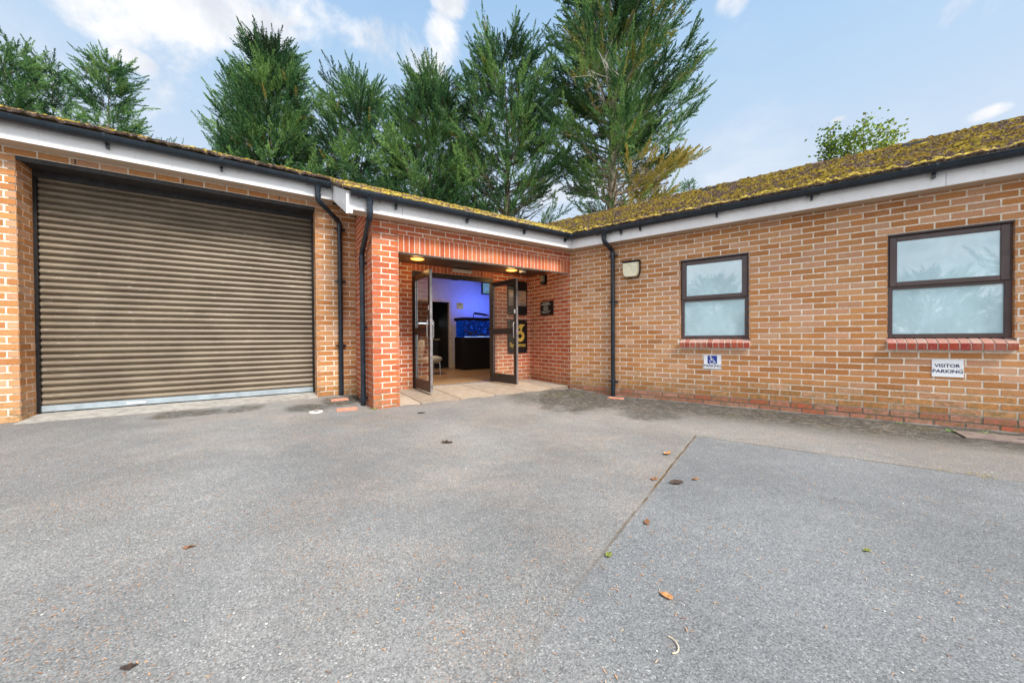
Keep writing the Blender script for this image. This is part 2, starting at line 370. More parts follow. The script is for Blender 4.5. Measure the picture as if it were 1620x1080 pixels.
def asphalt():
    m, t, b = new_mat('worn_asphalt'); p = geo_pos(t)
    rel = t.vm('SUBTRACT', p, tuple(C0))
    fx = t.vm('DOT_PRODUCT', rel, tuple(Rv), 1); fy = t.vm('DOT_PRODUCT', rel, tuple(Rn), 1)
    v = t.n('ShaderNodeTexVoronoi', feature='F1'); v.inputs['Scale'].default_value = 210.; t.nt.links.new(p, v.inputs['Vector'])
    v2 = t.n('ShaderNodeTexVoronoi', feature='F1'); v2.inputs['Scale'].default_value = 62.; t.nt.links.new(p, v2.inputs['Vector'])
    s = t.n('ShaderNodeSeparateColor', ins={0: v.outputs['Color']}); s2 = t.n('ShaderNodeSeparateColor', ins={0: v2.outputs['Color']})
    # seam positions, slightly wandering
    wob = t.math('MULTIPLY', t.math('SUBTRACT', t.noise(p, 4.5, 5., .7), .5), .035)
    ax = t.math('ADD', t.math('SUBTRACT', fx, 2.36), wob); ay = t.math('ADD', t.math('SUBTRACT', fy, -1.94), wob)
    inx = t.math('MULTIPLY', t.mapr(ax, -.02, .05), t.mapr(ay, -3.6, -2.2, .35, 1.)); iny = t.mapr(ay, .02, -.01)
    patch = t.math('MULTIPLY', inx, iny)
    g1 = t.ramp(s.outputs[0], [(0, (.115, .114, .113)), (.3, (.175, .174, .172)), (.7, (.225, .223, .219)), (.95, (.275, .272, .265)), (1., (.42, .41, .39))])
    wz = t.mapr(t.noise(p, 1.6, 4., .6), .40, .62)
    warm = t.mix(t.math('MULTIPLY', wz, t.mapr(s.outputs[1], .88, .97, 0, .75)), g1, (.36, .21, .12))
    cool = t.mix(t.mapr(s.outputs[1], .88, .97, 0, .4), t.mix(1., g1, (.93, .97, 1.005), 'MULTIPLY'), (.26, .27, .29))
    left = t.mix(t.mapr(t.math('ADD', fy, t.math('MULTIPLY', wz, 1.4)), -4.6, -1.6, .1, .9), t.mix(1., warm, (.98, 1., 1.01), 'MULTIPLY'), t.mix(1., warm, (1.16, 1.11, 1.05), 'MULTIPLY'))
    c = t.mix(patch, left, cool)
    big = t.noise(p, .9, 5., .6); c = t.mix(t.mapr(big, .35, .65, 0, .6), c, t.mix(1., c, (.70, .70, .70), 'MULTIPLY'))
    bg2 = t.noise(t.vm('ADD', p, (9, 4, 0)), .55, 4., .55); c = t.mix(t.mapr(bg2, .45, .65, 0, .5), c, t.mix(1., c, (1.35, 1.33, 1.29), 'MULTIPLY'))
    md = t.noise(p, 7., 5., .65); c = t.mix(t.mapr(md, .42, .72, 0, .35), c, t.mix(1., c, (1.35, 1.33, 1.3), 'MULTIPLY'))
    # blends to an even brown-grey towards the right wall
    near_wall = t.mapr(fy, -1.9, -.7, 0, 1)
    c = t.mix(t.math('MULTIPLY', near_wall, .35), c, (.165, .155, .135))
    # seams
    sx = t.math('MULTIPLY', t.mapr(ay, -2.9, -1.3, .16, 1.1), t.math('MULTIPLY', t.mapr(t.math('ABSOLUTE', ax), .011, .003), t.mapr(ay, .02, .0)))
    sy = t.math('MULTIPLY', t.mapr(t.math('ABSOLUTE', ay), .010, .003), t.mapr(ax, -.02, .0))
    seam = t.math('MULTIPLY', t.math('MAXIMUM', sx, t.math('MULTIPLY', sy, 1.)), t.mapr(t.noise(p, 5., 3.), .30, .5, .35, 1.))
    c = t.mix(seam, c, t.mix(t.noise(p, 9., 3.), (.05, .042, .02), (.17, .10, .04)))
    # damp and moss stain along the foot of the right wall, and by the drains
    wn_ = t.noise(p, 2.6, 6., .7); fn = t.noise(p, 14., 5., .7)
    xr = t.mapr(fx, -1.0, .1)
    band = t.math('MULTIPLY', t.math('MULTIPLY', t.mapr(fy, -1.35, -.55), t.mapr(fy, .05, -.12, .35, 1.)), xr)
    band2 = t.math('MULTIPLY', band, t.mapr(t.math('ADD', wn_, t.math('MULTIPLY', fn, .3)), .37, .57))
    def spot(cx, cy, r, st=1.):
        d = t.vm('DISTANCE', t.scale(p, (1, 1, 0)), (cx, cy, 0), 1); d = t.math('ADD', d, t.math('MULTIPLY', t.math('SUBTRACT', wn_, .5), r*1.6))
        return t.math('MULTIPLY', t.mapr(d, r, r*.45), st)
    sp = [spot(-2.35, 4.95, .42), spot(-2.6, 4.6, .34, .9), spot(-3.65, 4.25, .26, .8), spot(-3.35, 4.45, .25, .7), spot(-2.3, 5.3, .3, 1.), spot(1.0, 5.5, .95, .95), spot(1.8, 4.7, .6, .8), spot(.3, 5.5, .5, .7), spot(-3.9, 4.15, .3, .8)]
    st = band2
    for q in sp: st = t.math('MAXIMUM', st, q)
    st = t.math('MULTIPLY', st, t.mapr(t.math('ADD', t.math('MULTIPLY', fn, .6), t.math('MULTIPLY', t.noise(p, 45., 4., .7), .4)), .36, .56, .25, 1.))
    c = t.mix(t.math('MULTIPLY', st, .94), c, (.040, .036, .028))
    mossm = t.math('MULTIPLY', t.math('MULTIPLY', st, t.mapr(t.noise(p, 3.4, 4., .6), .52, .66)), t.mapr(t.noise(p, 60., 4., .7), .42, .62))
    c = t.mix(t.math('MULTIPLY', mossm, .8), c, (.13, .10, .018))
    # concrete strip at the foot of the walls
    t.set(b.inputs['Base Color'], c); b.inputs['Roughness'].default_value = .9; b.inputs['Specular IOR Level'].default_value = .3
    h = t.math('ADD', t.math('MULTIPLY', t.math('SUBTRACT', 1., v.outputs['Distance']), 1.), t.math('MULTIPLY', s.outputs[2], .6))
    h = t.math('SUBTRACT', h, t.math('MULTIPLY', seam, 2.5))
    bump(t, b, h, .38, .003)
    return m
M['asphalt'] = asphalt()
def slab_mat():
    m, t, b = new_mat('buff_paving_slabs'); p = geo_pos(t)
    at = t.n('ShaderNodeAttribute', attribute_name='bc').outputs['Color']
    n = t.noise(p, 9., 6., .65); c = t.mix(t.mapr(n, .35, .7, 0, .6), at, t.mix(1., at, (.70, .66, .60), 'MULTIPLY'))
    c = t.mix(t.mapr(t.noise(p, 120., 3.), .58, .7, 0, .5), c, (.62, .56, .48))
    t.set(b.inputs['Base Color'], c); b.inputs['Roughness'].default_value = .85; bump(t, b, t.noise(p, 150., 4.), .35, .003); return m
M['slab'] = slab_mat()
def wood_floor():
    m, t, b = new_mat('oak_laminate'); p = geo_pos(t)
    rel = t.vm('SUBTRACT', p, tuple(P0)); u = t.vm('DOT_PRODUCT', rel, tuple(g), 1); vv = t.vm('DOT_PRODUCT', rel, tuple(gp), 1)
    cmb = t.n('ShaderNodeCombineXYZ', ins={0: u, 1: vv}).outputs[0]
    br = t.n('ShaderNodeTexBrick'); t.nt.links.new(cmb, br.inputs[0]); br.inputs['Scale'].default_value = 1.; br.inputs['Brick Width'].default_value = 1.2; br.inputs['Row Height'].default_value = .19
    br.inputs['Mortar Size'].default_value = .002; br.inputs[1].default_value = (.34, .20, .085, 1); br.inputs[2].default_value = (.46, .29, .13, 1); br.inputs[3].default_value = (.1, .06, .03, 1)
    c = t.mix(t.mapr(t.noise(t.scale(cmb, (2, 22, 1)), 2.5, 5.), .3, .7, 0, .5), br.outputs[0], (.22, .12, .05))
    t.set(b.inputs['Base Color'], c); b.inputs['Roughness'].default_value = .35; return m
M['wood'] = wood_floor()

# ------------------------------------------------------------------ ground
def axis(lo, hi, dense_lo, dense_hi, step):
    a = list(np.arange(dense_lo, dense_hi+1e-6, step)); s = step; x = dense_lo
    L = []
    while x > lo: s *= 1.6; x -= s; L.append(max(x, lo))
    s = step; x = dense_hi; H = []
    while x < hi: s *= 1.6; x += s; H.append(min(x, hi))
    return L[::-1]+a+H
xs = axis(-400, 400, -7, 7, .14); ys = axis(-400, 400, -2, 8, .14)
vs = [(x, y, gh(x, y)-(.03*sstep(math.hypot(x, y), 30, 60))) for y in ys for x in xs]; nx = len(xs)
fs = [(j*nx+i, j*nx+i+1, (j+1)*nx+i+1, (j+1)*nx+i) for j in range(len(ys)-1) for i in range(nx-1)]
mb = MB(); mb.add(vs, fs)
gr = mb.build('asphalt_ground', M['asphalt'], smooth=True); tag(gr, 'worn grey asphalt forecourt in front of the brick building', 'ground', kind='structure')

# ------------------------------------------------------------------ building
BM = Matrix.Translation(P0)
B = thing('brick_building', BM, 'low brick building with roller shutter, open porch and mossy tiled roof', 'building')
TAN = [(.56, .255, .085), (.50, .205, .060), (.59, .31, .14), (.58, .30, .165), (.53, .23, .075), (.44, .175, .052), (.61, .345, .20), (.55, .265, .11), (.57, .27, .10), (.51, .215, .065)]
RED = [(.57, .135, .042), (.52, .110, .034), (.60, .165, .055), (.55, .125, .055), (.59, .15, .045), (.48, .095, .032), (.60, .18, .085)]
PNK = [(.50, .19, .13), (.44, .15, .10), (.52, .24, .18), (.50, .11, .06)]
BL = .06
def brick_col(pal):
    c = random.choice(pal); k = random.uniform(.90, 1.10); return tuple(x*k*(1-BL)+m_*BL for x, m_ in zip(c, (.58, .37, .25)))
def wall(name, F, x0, x1, z0, z1, pal, holes=(), phase=0., y=0., mort='mortar', course0=ZC, skip=(), L=.225, H=.075, off=.5, thick=.1, label=None, jointless=()):
    """stretcher-bond brickwork facing local -y; holes = (xa,xb,za,zb)"""
    mb = MB(F); J = .0064; pr = .0035
    # backing (mortar) as rectangles around the holes
    xsn = sorted({x0, x1, *[h[0] for h in holes], *[h[1] for h in holes]}); zsn = sorted({z0, z1, *[h[2] for h in holes], *[h[3] for h in holes]})
    xsn = [x for x in xsn if x0 <= x <= x1]; zsn = [z for z in zsn if z0 <= z <= z1]
    for a, b_ in zip(xsn, xsn[1:]):
        for c, d in zip(zsn, zsn[1:]):
            mx, mz = (a+b_)/2, (c+d)/2
            if any(h[0] < mx < h[1] and h[2] < mz < h[3] for h in holes): continue
            mb.box(a, b_, y, y+thick, c, d, 1)
    k0 = math.floor((z0-course0)/H)-1; k1 = math.ceil((z1-course0)/H)+1
    for k in range(k0, k1):
        za, zb = course0+k*H+J, course0+(k+1)*H-J
        sh = phase+(L*off if k % 2 else 0)
        j0 = math.floor((x0-sh)/L)-1; j1 = math.ceil((x1-sh)/L)+1
        for j in range(j0, j1):
            xa, xb = sh+j*L+J, sh+(j+1)*L-J
            jit = random.uniform(-.0012, .0012)
            segs = [(max(xa, x0), min(xb, x1))]
            zs_ = [(max(za, z0), min(zb, z1))]
            col_ = brick_col(pal)
            for h in holes:
                ns = []
                for (a, b_) in segs:
                    if h[3] <= zs_[0][0]+.004 or h[2] >= zs_[0][1]-.004 or h[1] <= a or h[0] >= b_: ns.append((a, b_)); continue
                    if a < h[0]: ns.append((a, h[0]))
                    if b_ > h[1]: ns.append((h[1], b_))
                segs = ns
            for (a, b_) in segs:
                if b_-a < .012 or zs_[0][1]-zs_[0][0] < .008: continue
                e = [random.uniform(-.0011, .0011) for _ in range(4)]
                dz = random.uniform(-.0009, .0009); yy = y-pr+jit; c, d = zs_[0]
                mb.add([(a+.0015+e[0], yy, c+.001+dz), (b_-.0015+e[1], yy, c+.001+dz+e[3]), (b_-.0015+e[1], yy, d-.001+dz), (a+.0015+e[0], yy, d-.001+dz+e[2]),
                        (a, y+.004, c), (b_, y+.004, c), (b_, y+.004, d), (a, y+.004, d)],
                       [(0, 1, 2, 3), (4, 5, 1, 0), (5, 6, 2, 1), (6, 7, 3, 2), (7, 4, 0, 3)], 0, col_)
    o = mb.build(name, [M['brick'], M[mort]], B, attr=True)
    if label: o['label'] = label
    return o
# right wall
HR = .0743
WL = (1.848, 2.719, .824, 2.013); WR = (4.047, 4.948, .824, 2.013)
def sill_hole(w): return (w[0]-.012, w[1]+.012, .712, .824)
wall('wall', FR, 0, 9.2, .007, ZS, TAN, [WL, WR, sill_hole(WL), sill_hole(WR)], phase=.019, course0=.007, H=HR, label='tan brick wall with two windows')
wall('plinth', FR, 0.02, 9.2, .007-2*HR-.06, .007, PNK, phase=.13, y=-.006, mort='mortar_dark', course0=.007, H=HR)
for Wn in (WL, WR):   # window reveals
    Fr = frame(R(Wn[1], .075), -Rn, Rv); wall('window_reveal', Fr, 0, .075, Wn[2], Wn[3], TAN, thick=.02, phase=.1, course0=.007, H=HR)
    Fl = frame(R(Wn[0], 0), Rn, -Rv); wall('window_reveal', Fl, 0, .075, Wn[2], Wn[3], TAN, thick=.02, phase=.1, course0=.007, H=HR)
# entrance front: pillar, lintel zone
SO0, SO1 = 2.027, 2.262
wall('pillar', FA, 0, .335, -.1, SO1, RED, phase=.0, thick=.3, label='red brick pillar left of the porch')
wall('lintel_wall', FA, 0, XE, SO1, ZS, RED, phase=.0, label='red brick courses above the porch opening')
def soldier(F, x0, x1, z0, z1, y=0.):
    mb = MB(F); mb.box(x0, x1, y, y+.1, z0, z1, 1)
    n = round((x1-x0)/.0745); st = (x1-x0)/n
    for i in range(n):
        a = x0+i*st+.0052; b_ = x0+(i+1)*st-.0052; yy = y-.0035+random.uniform(-.001, .001); c, d = z0+.001, z1-.006
        e = [random.uniform(-.001, .001) for _ in range(2)]
        mb.add([(a+e[0], yy, c), (b_+e[1], yy, c), (b_+e[1], yy, d), (a+e[0], yy, d), (a, y+.004, c), (b_, y+.004, c), (b_, y+.004, d), (a, y+.004, d)],
               [(0, 1, 2, 3), (4, 5, 1, 0), (5, 6, 2, 1), (6, 7, 3, 2), (7, 4, 0, 3)], 0, brick_col(RED))
    return mb.build('soldier_course', [M['brick'], M['mortar']], B, attr=True)
soldier(FA, .335, XE, SO0, SO1)
# pillar inner face, return wall, recess walls
wall('pillar_side', frame(A(.335, 0), gp, -g), 0, .33, -.1, ZS, RED, thick=.05)
wall('return_wall', frame(A(0, YG), -gp, g), 0, YG, -.1, ZS+.29, RED, phase=.0, label='red brick return wall behind the drainpipe')
wall('recess_wall', frame(A(XE, YD), -gp, g), 0, YD, -.1, 2.2, RED, phase=.05, label='red brick side wall of the porch')
DX0, DX1, DZ1 = .914, 2.535, 2.027
wall('door_wall', FA, .3, DX0, -.1, 2.2, RED, [(DX0, XE+1, -.1, DZ1+.225)], phase=.05, y=YD, label='red brick wall left of the entrance doors')
wall('door_wall', FA, DX1, XE, -.1, 2.2, RED, phase=.05, y=YD, label='red brick wall right of the entrance doors')
soldier(FA, DX0, DX1, DZ1, DZ1+.225, YD)
# garage wall
GX0, GX1, GZ1 = -3.274, -.54, 2.787
wall('wall', FA, -7.5, 0, -.1, ZSG, TAN, [(GX0, GX1, -.1, GZ1)], phase=-.54, y=YG, course0=GZ1-37*.075, label='tan brick wall around the roller shutter')
wall('garage_reveal', frame(A(GX0, YG), gp, -g), 0, .36, -.1, GZ1, TAN, phase=.0, thick=.05, course0=GZ1-37*.075)
wall('garage_reveal', frame(A(GX1, YG+.36), -gp, g), 0, .36, -.1, GZ1, TAN, phase=.0, thick=.05, course0=GZ1-37*.075)
# lintels
mb = MB(FA); mb.box(GX0+.004, GX1-.004, YG-.002, YG+.012, GZ1-.048, GZ1-.003); mb.box(GX0+.004, GX1-.004, YG+.012, YG+.34, GZ1-.03, GZ1-.01)
mb.box(GX0+.004, GX1-.004, YG+.30, YG+.34, GZ1-.10, GZ1-.03)
mb.build('garage_lintel', M['dark_steel'], B)
mb = MB(FA); mb.box(.338, XE-.002, .0, .10, SO0-.006, SO0-.001); mb.build('lintel_angle', M['concrete'], B)
# weep vents in the course above the shutter
for x in (-2.86, -1.97, -.98):
    mb = MB(FA); mb.box(x-.005, x+.005, YG-.005, YG+.002, GZ1+.008, GZ1+.068); mb.build('weep_vent', M['dark_in'], B)
# roller shutter
def make_shutter():
    mb = MB(FA); pitch = .0745; z = .125; prof = []
    while z < GZ1-.06:
        for k in range(9):
            a = math.pi*k/8; prof.append((.020-.030*math.sin(a)**.42, z+.060*k/8))
        for k in range(1, 5):
            a = math.pi*k/4; prof.append((.020-.012*math.sin(a), z+.060+.0145*k/4))
        z += pitch
    n = len(prof); vs = [(GX0+.01, YG+.345+y, zz) for y, zz in prof]+[(GX1-.01, YG+.345+y, zz) for y, zz in prof]
    mb.add(vs, [(i, n+i, n+i+1, i+1) for i in range(n-1)])
    o = mb.build('roller_shutter', M['shutter'], B); smooth_by_angle(o, 60)
    mb = MB(FA); mb.box(GX0+.01, GX1-.01, YG+.325, YG+.36, .058, .126, bev=.004); b_ = mb.build('bottom_rail', M['galv'], o)
    mb = MB(FA); mb.box(GX0+.25+.45, GX0+.25+.62, YG+.318, YG+.326, .078, .1, bev=.002); mb.build('lock_plate', M['white'], o)
    for a, b2 in ((GX0+.001, GX0+.03), (GX1-.03, GX1-.001)):
        mb = MB(FA); mb.box(a, b2, YG+.30, YG+.37, .02, GZ1-.1); mb.build('guide_rail', M['black'], o)
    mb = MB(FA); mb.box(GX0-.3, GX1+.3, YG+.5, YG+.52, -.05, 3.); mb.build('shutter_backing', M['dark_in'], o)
make_shutter()
# fascias + soffits
def mitre(o):   # meeting point of lines yA=-o and yR=-o in frame A x and frame R x
    a = np.array([[gp.x, gp.y], [Rn.x, Rn.y]]); b_ = np.array([P0.dot(gp)-o, C0.dot(Rn)-o]); q = np.linalg.solve(a, b_); q = Vector((q[0], q[1], 0))
    return (q-P0).dot(g), (q-C0).dot(Rv)
ma, mr = mitre(OV); mi_, mri = mitre(0)
BX = -.335   # bargeboard plane
yg0 = YG-OV
def board(F, x0, x1, y, z0, z1, name='fascia', mt='upvc', t=.018):
    mb = MB(F); mb.box(x0, x1, y, y+t, z0, z1, bev=.002); return mb.build(name, M[mt], B)
board(FA, BX+.02, .33, -OV, ZS-.008, ZS+.205); board(FA, .333, ma-.001, -OV, ZS-.008, ZS+.205)
board(FR, mr+.001, 1.02, -OV, ZS-.008, ZS+.205); board(FR, 1.023, 4.43, -OV, ZS-.008, ZS+.205); board(FR, 4.433, 9.2, -OV, ZS-.008, ZS+.205)
board(FA, -7.5, BX-.002, yg0, ZSG-.008, ZSG+.205)
mb = MB(); zq = ZS
mb.add([A(BX+.02, -OV+.018, zq), A(ma, -OV+.015, zq), A(XE, 0.01, zq), A(BX+.02, .01, zq)], [(0, 3, 2, 1)])
mb.add([R(mr, -OV+.015, zq), R(9.2, -OV+.018, zq), R(9.2, .01, zq), R(0, .01, zq)], [(0, 3, 2, 1)])
mb.build('soffit', M['soffit'], B)
mb = MB(FA); mb.add([(-7.5, yg0+.018, ZSG), (BX+.02, yg0+.018, ZSG), (BX+.02, YG+.01, ZSG), (-7.5, YG+.01, ZSG)], [(0, 3, 2, 1)]); mb.build('soffit', M['soffit'], B)
mb = MB(FA); mb.add([(BX+.02, .0, ZS), (.0, .0, ZS), (.0, YG, ZSG), (BX+.02, yg0, ZSG)], [(0, 1, 2, 3)]); mb.build('soffit', M['soffit'], B)
# bargeboard stepping down between the two eaves
mb = MB(FA)
pf = [(-OV-.002, ZS-.065), (-OV-.002, ZS+.205), (yg0-.001, ZSG+.205), (yg0-.001, ZSG-.008)]
n = len(pf); vs = [(BX, y, z) for y, z in pf]+[(BX+.02, y, z) for y, z in pf]
mb.add(vs, [tuple(range(n))[::-1], tuple(range(n, 2*n))]+[(i, (i+1) % n, n+(i+1) % n, n+i) for i in range(n)])
mb.box(BX+.0205, BX+.07, -OV-.004, -OV+.014, ZS-.055, ZS+.205)
mb.build('bargeboard', M['upvc'], B)
# gutters
GRr = .064
def gprof(r=GRr, yc=0, zc=0, th=.004, a0=0., a1=math.pi):
    o = []; n = 12
    for k in range(n+1):
        a = a0+(a1-a0)*k/n; o.append((yc-r*math.cos(a), zc-r*math.sin(a)))
    for k in range(n, -1, -1):
        a = a0+(a1-a0)*k/n; o.append((yc-(r-th)*math.cos(a), zc-(r-th)*math.sin(a)))
    return o
def gutter(F, x0, x1, y, z, brk, ends=()):
    mb = MB(F); mb.extr(gprof(yc=y, zc=z), x0, x1)
    mb.tube([(x0, y-GRr+.001, z+.001), (x1, y-GRr+.001, z+.001)], .005, 6)
    for e in ends: mb.extr(gprof(GRr+.004, y, z, th=.067), e-.03, e+.03)
    o = mb.build('gutter', M['gutter'], B); smooth_by_angle(o, 45)
    for bx in brk:
        mb = MB(F); mb.extr(gprof(GRr+.007, y, z, th=.006), bx-.014, bx+.014)
        mb.box(bx-.012, bx+.012, y+.02, y+GRr+.003, z-GRr-.045, z-GRr+.02)
        mb.box(bx-.012, bx+.012, y-GRr-.01, y-GRr+.004, z-.004, z+.012); mb.build('gutter_bracket', M['gutter'], o)
    return o
def union(F, x, y, z, w=.17, drop=None, outlet_r=.036, o=None):
    mb = MB(F); mb.extr(gprof(GRr+.008, y, z, th=.007), x-w/2, x+w/2)
    for s in (-1, 1): mb.extr(gprof(GRr+.012, y, z, th=.011), x+s*w/2-.012, x+s*w/2+.012)
    if drop: mb.tube([(x, y, z-.035), (x, y, z-.055), (x, y, z-.085), (x, y, z-.14)], [.075, .055, .040, .038], 16)
    q = mb.build('gutter_outlet', M['gutter'], o); smooth_by_angle(q, 40); return q
ZGu = ZS+.192; ZGg = ZSG+.192; yga = -OV-.068; ygg = yg0-.068
mga, mgr = mitre(OV+.068)
xo1 = -.53; xo2 = -.085; xo3 = .80
g1 = gutter(FA, -7.5, -.375, ygg, ZGg, [-6, -5.2, -4.4, -3.45, -2.55, -1.58], ends=(-.39,)); union(FA, xo1, ygg, ZGg, .24, True, o=g1)
g2 = gutter(FA, -.29, mga+.0, yga, ZGu, [.24, 1.24, 2.24, 3.1], ends=(-.275,)); union(FA, xo2, yga, ZGu, .24, True, o=g2)
g3 = gutter(FR, mgr, 9.2, yga, ZGu, [.12, 1.03, 1.33, 2.36, 3.36, 4.34, 5.2, 6.2, 7.2], ends=()); union(FR, xo3-.04, yga, ZGu, .22, True, o=g3); union(FR, 3.37, yga, ZGu, .1, o=g3)
mb = MB(); q = A(mga, yga, ZGu); mb.tube([q+Vector((0, 0, -.062)), q+Vector((0, 0, -.0)), q+Vector((0, 0, .012))], [.045, .068, .066], 14); mb.build('corner_union', M['gutter'], g3)
# downpipes
def downpipe(F, pts, clips, wall_y=None, side=None):
    mb = MB(F); r = .034
    P_ = [Vector(p) for p in pts]; path = [P_[0]]
    for i in range(1, len(P_)-1):
        a, b_, c = P_[i-1], P_[i], P_[i+1]; d1 = (b_-a).normalized(); d2 = (c-b_).normalized(); k = .045
        for t in (0, .25, .5, .75, 1):
            s0 = b_-d1*k; s1 = b_+d2*k; path.append((s0.lerp(b_, t)).lerp(b_.lerp(s1, t), t))
    path.append(P_[-1]); mb.tube(path, r, 16)
    for i in range(1, len(P_)-1):
        a, b_, c = P_[i-1], P_[i], P_[i+1]
        for s_, d in ((-1, (b_-a).normalized()), (1, (c-b_).normalized())):
            q = b_+d*(.062*s_); mb.tube([q-d*.022, q+d*.022], r+.0045, 16)
    o = mb.build('downpipe', M['gutter'], B); smooth_by_angle(o, 45)
    for cz in clips:
        x, y = P_[-1].x, P_[-1].y
        mb = MB(F); mb.tube([(x, y, cz-.014), (x, y, cz+.014)], r+.006, 16)
        if side == 'x': mb.box(x+.02, x+.10, y-.012, y+.012, cz-.012, cz+.012)
        else: mb.box(x-.075, x+.075, y+.005, y+.012, cz-.011, cz+.011); mb.box(x+.045, x+.075, y-.004, wall_y if wall_y else y+.05, cz-.013, cz+.013)
        mb.tube([(x, y, cz-.045), (x, y, cz+.045)], r+.0035, 16); mb.build('pipe_clip', M['gutter'], o)
    return o
downpipe(FA, [(xo1, ygg, ZGg-.10), (xo1, ygg, 2.80), (-.225, YG-.055, 2.60), (-.225, YG-.055, .012)], [2.50, 1.72, .76], wall_y=YG)
downpipe(FA, [(xo2, yga, ZGu-.10), (xo2, yga, 2.33), (-.06, .325, 2.02), (-.06, .325, -.03)], [1.88, 1.02, .06], side='x')
downpipe(FR, [(xo3-.04, yga, ZGu-.10), (xo3-.04, yga, 2.42), (.82, -.055, 2.30), (.82, -.055, -.12)], [2.22, 1.45, .12], wall_y=0)

# ------------------------------------------------------------------ roofs: tiles under moss
def zA(q): return ZS+.222+SLA*((q-P0).dot(gp)+OV+.05)
def zR(q): return ZS+.235+SL*((q-C0).dot(Rn)+OV+.05)
def roof(name, which, u0, u1, v0, v1, step, cut=None):
    F = FA if which == 'A' else FR; SL = SLA if which == 'A' else .45; z00 = ZS+(.208 if which == 'A' else .222); cosl = 1/math.sqrt(1+SL*SL)
    nu = int((u1-u0)/step)+1; dv = step*.8; nv = int((v1-v0)/dv)+1
    us = np.linspace(u0, u1, nu); vv = np.linspace(v0, v1, nv)
    verts = []; cols = []
    nrm = (Vector((0, -SL, 1))*cosl)
    zf = zA if which == 'A' else zR
    gauge = .125; tw = .165
    for v in vv:
        for u in us:
            s = (v-v0)/gauge; row = math.floor(s); fr = s-row
            cu = (u+(row % 2)*tw/2)/tw; fu = cu-math.floor(cu); ti = math.floor(cu)
            tile = .030*(1-fr)+.004*math.sin(math.pi*fu)
            hsh = math.sin(ti*12.9898+row*78.233+(3 if which == 'A' else 0))*43758.5453; hsh -= math.floor(hsh)
            tile += .006*hsh - (.008 if fu < .06 else 0)
            q = F @ Vector((u, v, 0))
            mo = mnoise.fractal(Vector((q.x*5.2, q.y*5.2, 1.7)), .8, 2.1, 4)
            m2 = mnoise.noise(Vector((q.x*17, q.y*17, 5.)))
            m3 = mnoise.noise(Vector((q.x*38, q.y*38, 9.)))
            cu2 = mnoise.noise(Vector((u*8.5, row*2.37+(40 if which == 'A' else 0), .3))); cu3 = mnoise.noise(Vector((u*20, row*3.1, 4.3+v*9)))
            k = max(0., min(1., .47+mo*.38+cu2*.48+cu3*.30+m2*.22+.85*(.42-fr)))
            h = tile*1.25 + min(.5, max(0, k-.34))**.8*(.040 if which == 'A' else .066)*(1+.6*cu3) + m3*.008
            edge = sstep(v, v0, v0+.03)
            p = F @ (Vector((u, v, z00+SL*(v+OV+.05)))+nrm*(h*(.5+.5*edge)))
            verts.append(p); cols.append((k, hsh, 0))
    verts_l = [tuple(p) for p in verts]; mb = MB(); mb.v = verts
    for j in range(nv-1):
        for i in range(nu-1):
            q = F @ Vector(((us[i]+us[i+1])/2, (vv[j]+vv[j+1])/2, 0))
            a, b_ = zA(q), zR(q)
            if (which == 'A' and b_ > a+.012) or (which == 'R' and a > b_+.012): continue
            if cut and cut(us[i], vv[j]): continue
            f = (j*nu+i, j*nu+i+1, (j+1)*nu+i+1, (j+1)*nu+i); mb.f.append(f); mb.mi.append(0)
            mb.c.append(tuple(np.mean([cols[x] for x in f], axis=0)))
            if j == 0 or (cut and j > 0 and cut(us[i], vv[j-1])):      # eaves edge of the tiles
                base = len(mb.v); 
                for x in (f[0], f[1]): mb.v.append(mb.v[x]+Vector((0, 0, -.022))+(F.to_3x3() @ Vector((0, .012, 0))))
                mb.f.append((f[0], base, base+1, f[1])); mb.mi.append(0); mb.c.append((.1, 0, 0))
            if cut and i > 0 and cut(us[i-1], vv[j]):
                base = len(mb.v)
                for x in (f[0], f[3]): mb.v.append(mb.v[x]+Vector((0, 0, -.045)))
                mb.f.append((f[3], base+1, base, f[0])); mb.mi.append(0); mb.c.append((.1, 0, 0))
    o = mb.build(name, M['roof'], B, attr=True); smooth_by_angle(o, 50); return o
YRI = 2.42; YRA = 3.3
rA = roof('roof', 'A', -6.2, 3.9, -OV-.05, 1.6, .026, cut=lambda u, v: u < BX-.06 and v < yg0-.045)
rR = roof('roof', 'R', -2.2, 6.6, -OV-.05, YRI, .024)
rR['label'] = 'roof slope thick with yellow moss'
mb = MB(); zz0 = -.004
# plain continuations of the slopes and their far sides
for (F, u0, u1, v0, v1) in ((FA, -7.5, 3.9, 1.6, YRA),):
    mb.add([F @ Vector((u, v, ZS+.222+SLA*(v+OV+.05))) for u, v in ((u0, v0), (u1, v0), (u1+.6, v1), (u0, v1))], [(0, 1, 2, 3)], c=(.5, .5, 0))
zra = ZS+.222+SLA*(YRA+OV+.05)
mb.add([FA @ Vector(q) for q in ((-7.5, YRA, zra), (4.5, YRA, zra), (4.5, YRA+4, zra-1.8), (-7.5, YRA+4, zra-1.8))], [(0, 1, 2, 3)], c=(.5, .5, 0))
zrr = ZS+.24+SL*(YRI+OV+.05)
mb.add([FR @ Vector(q) for q in ((-2.2, YRI, zrr), (9.2, YRI, zrr), (9.2, YRI+4, zrr-1.8), (-2.2, YRI+4, zrr-1.8))], [(0, 1, 2, 3)], c=(.5, .5, 0))
mb.add([FR @ Vector(q) for q in ((6.6, -OV-.05, ZS+.24), (9.2, -OV-.05, ZS+.24), (9.2, YRI, zrr), (6.6, YRI, zrr))], [(0, 1, 2, 3)], c=(.5, .5, 0))
mb.build('roof', M['roof'], B, attr=True)
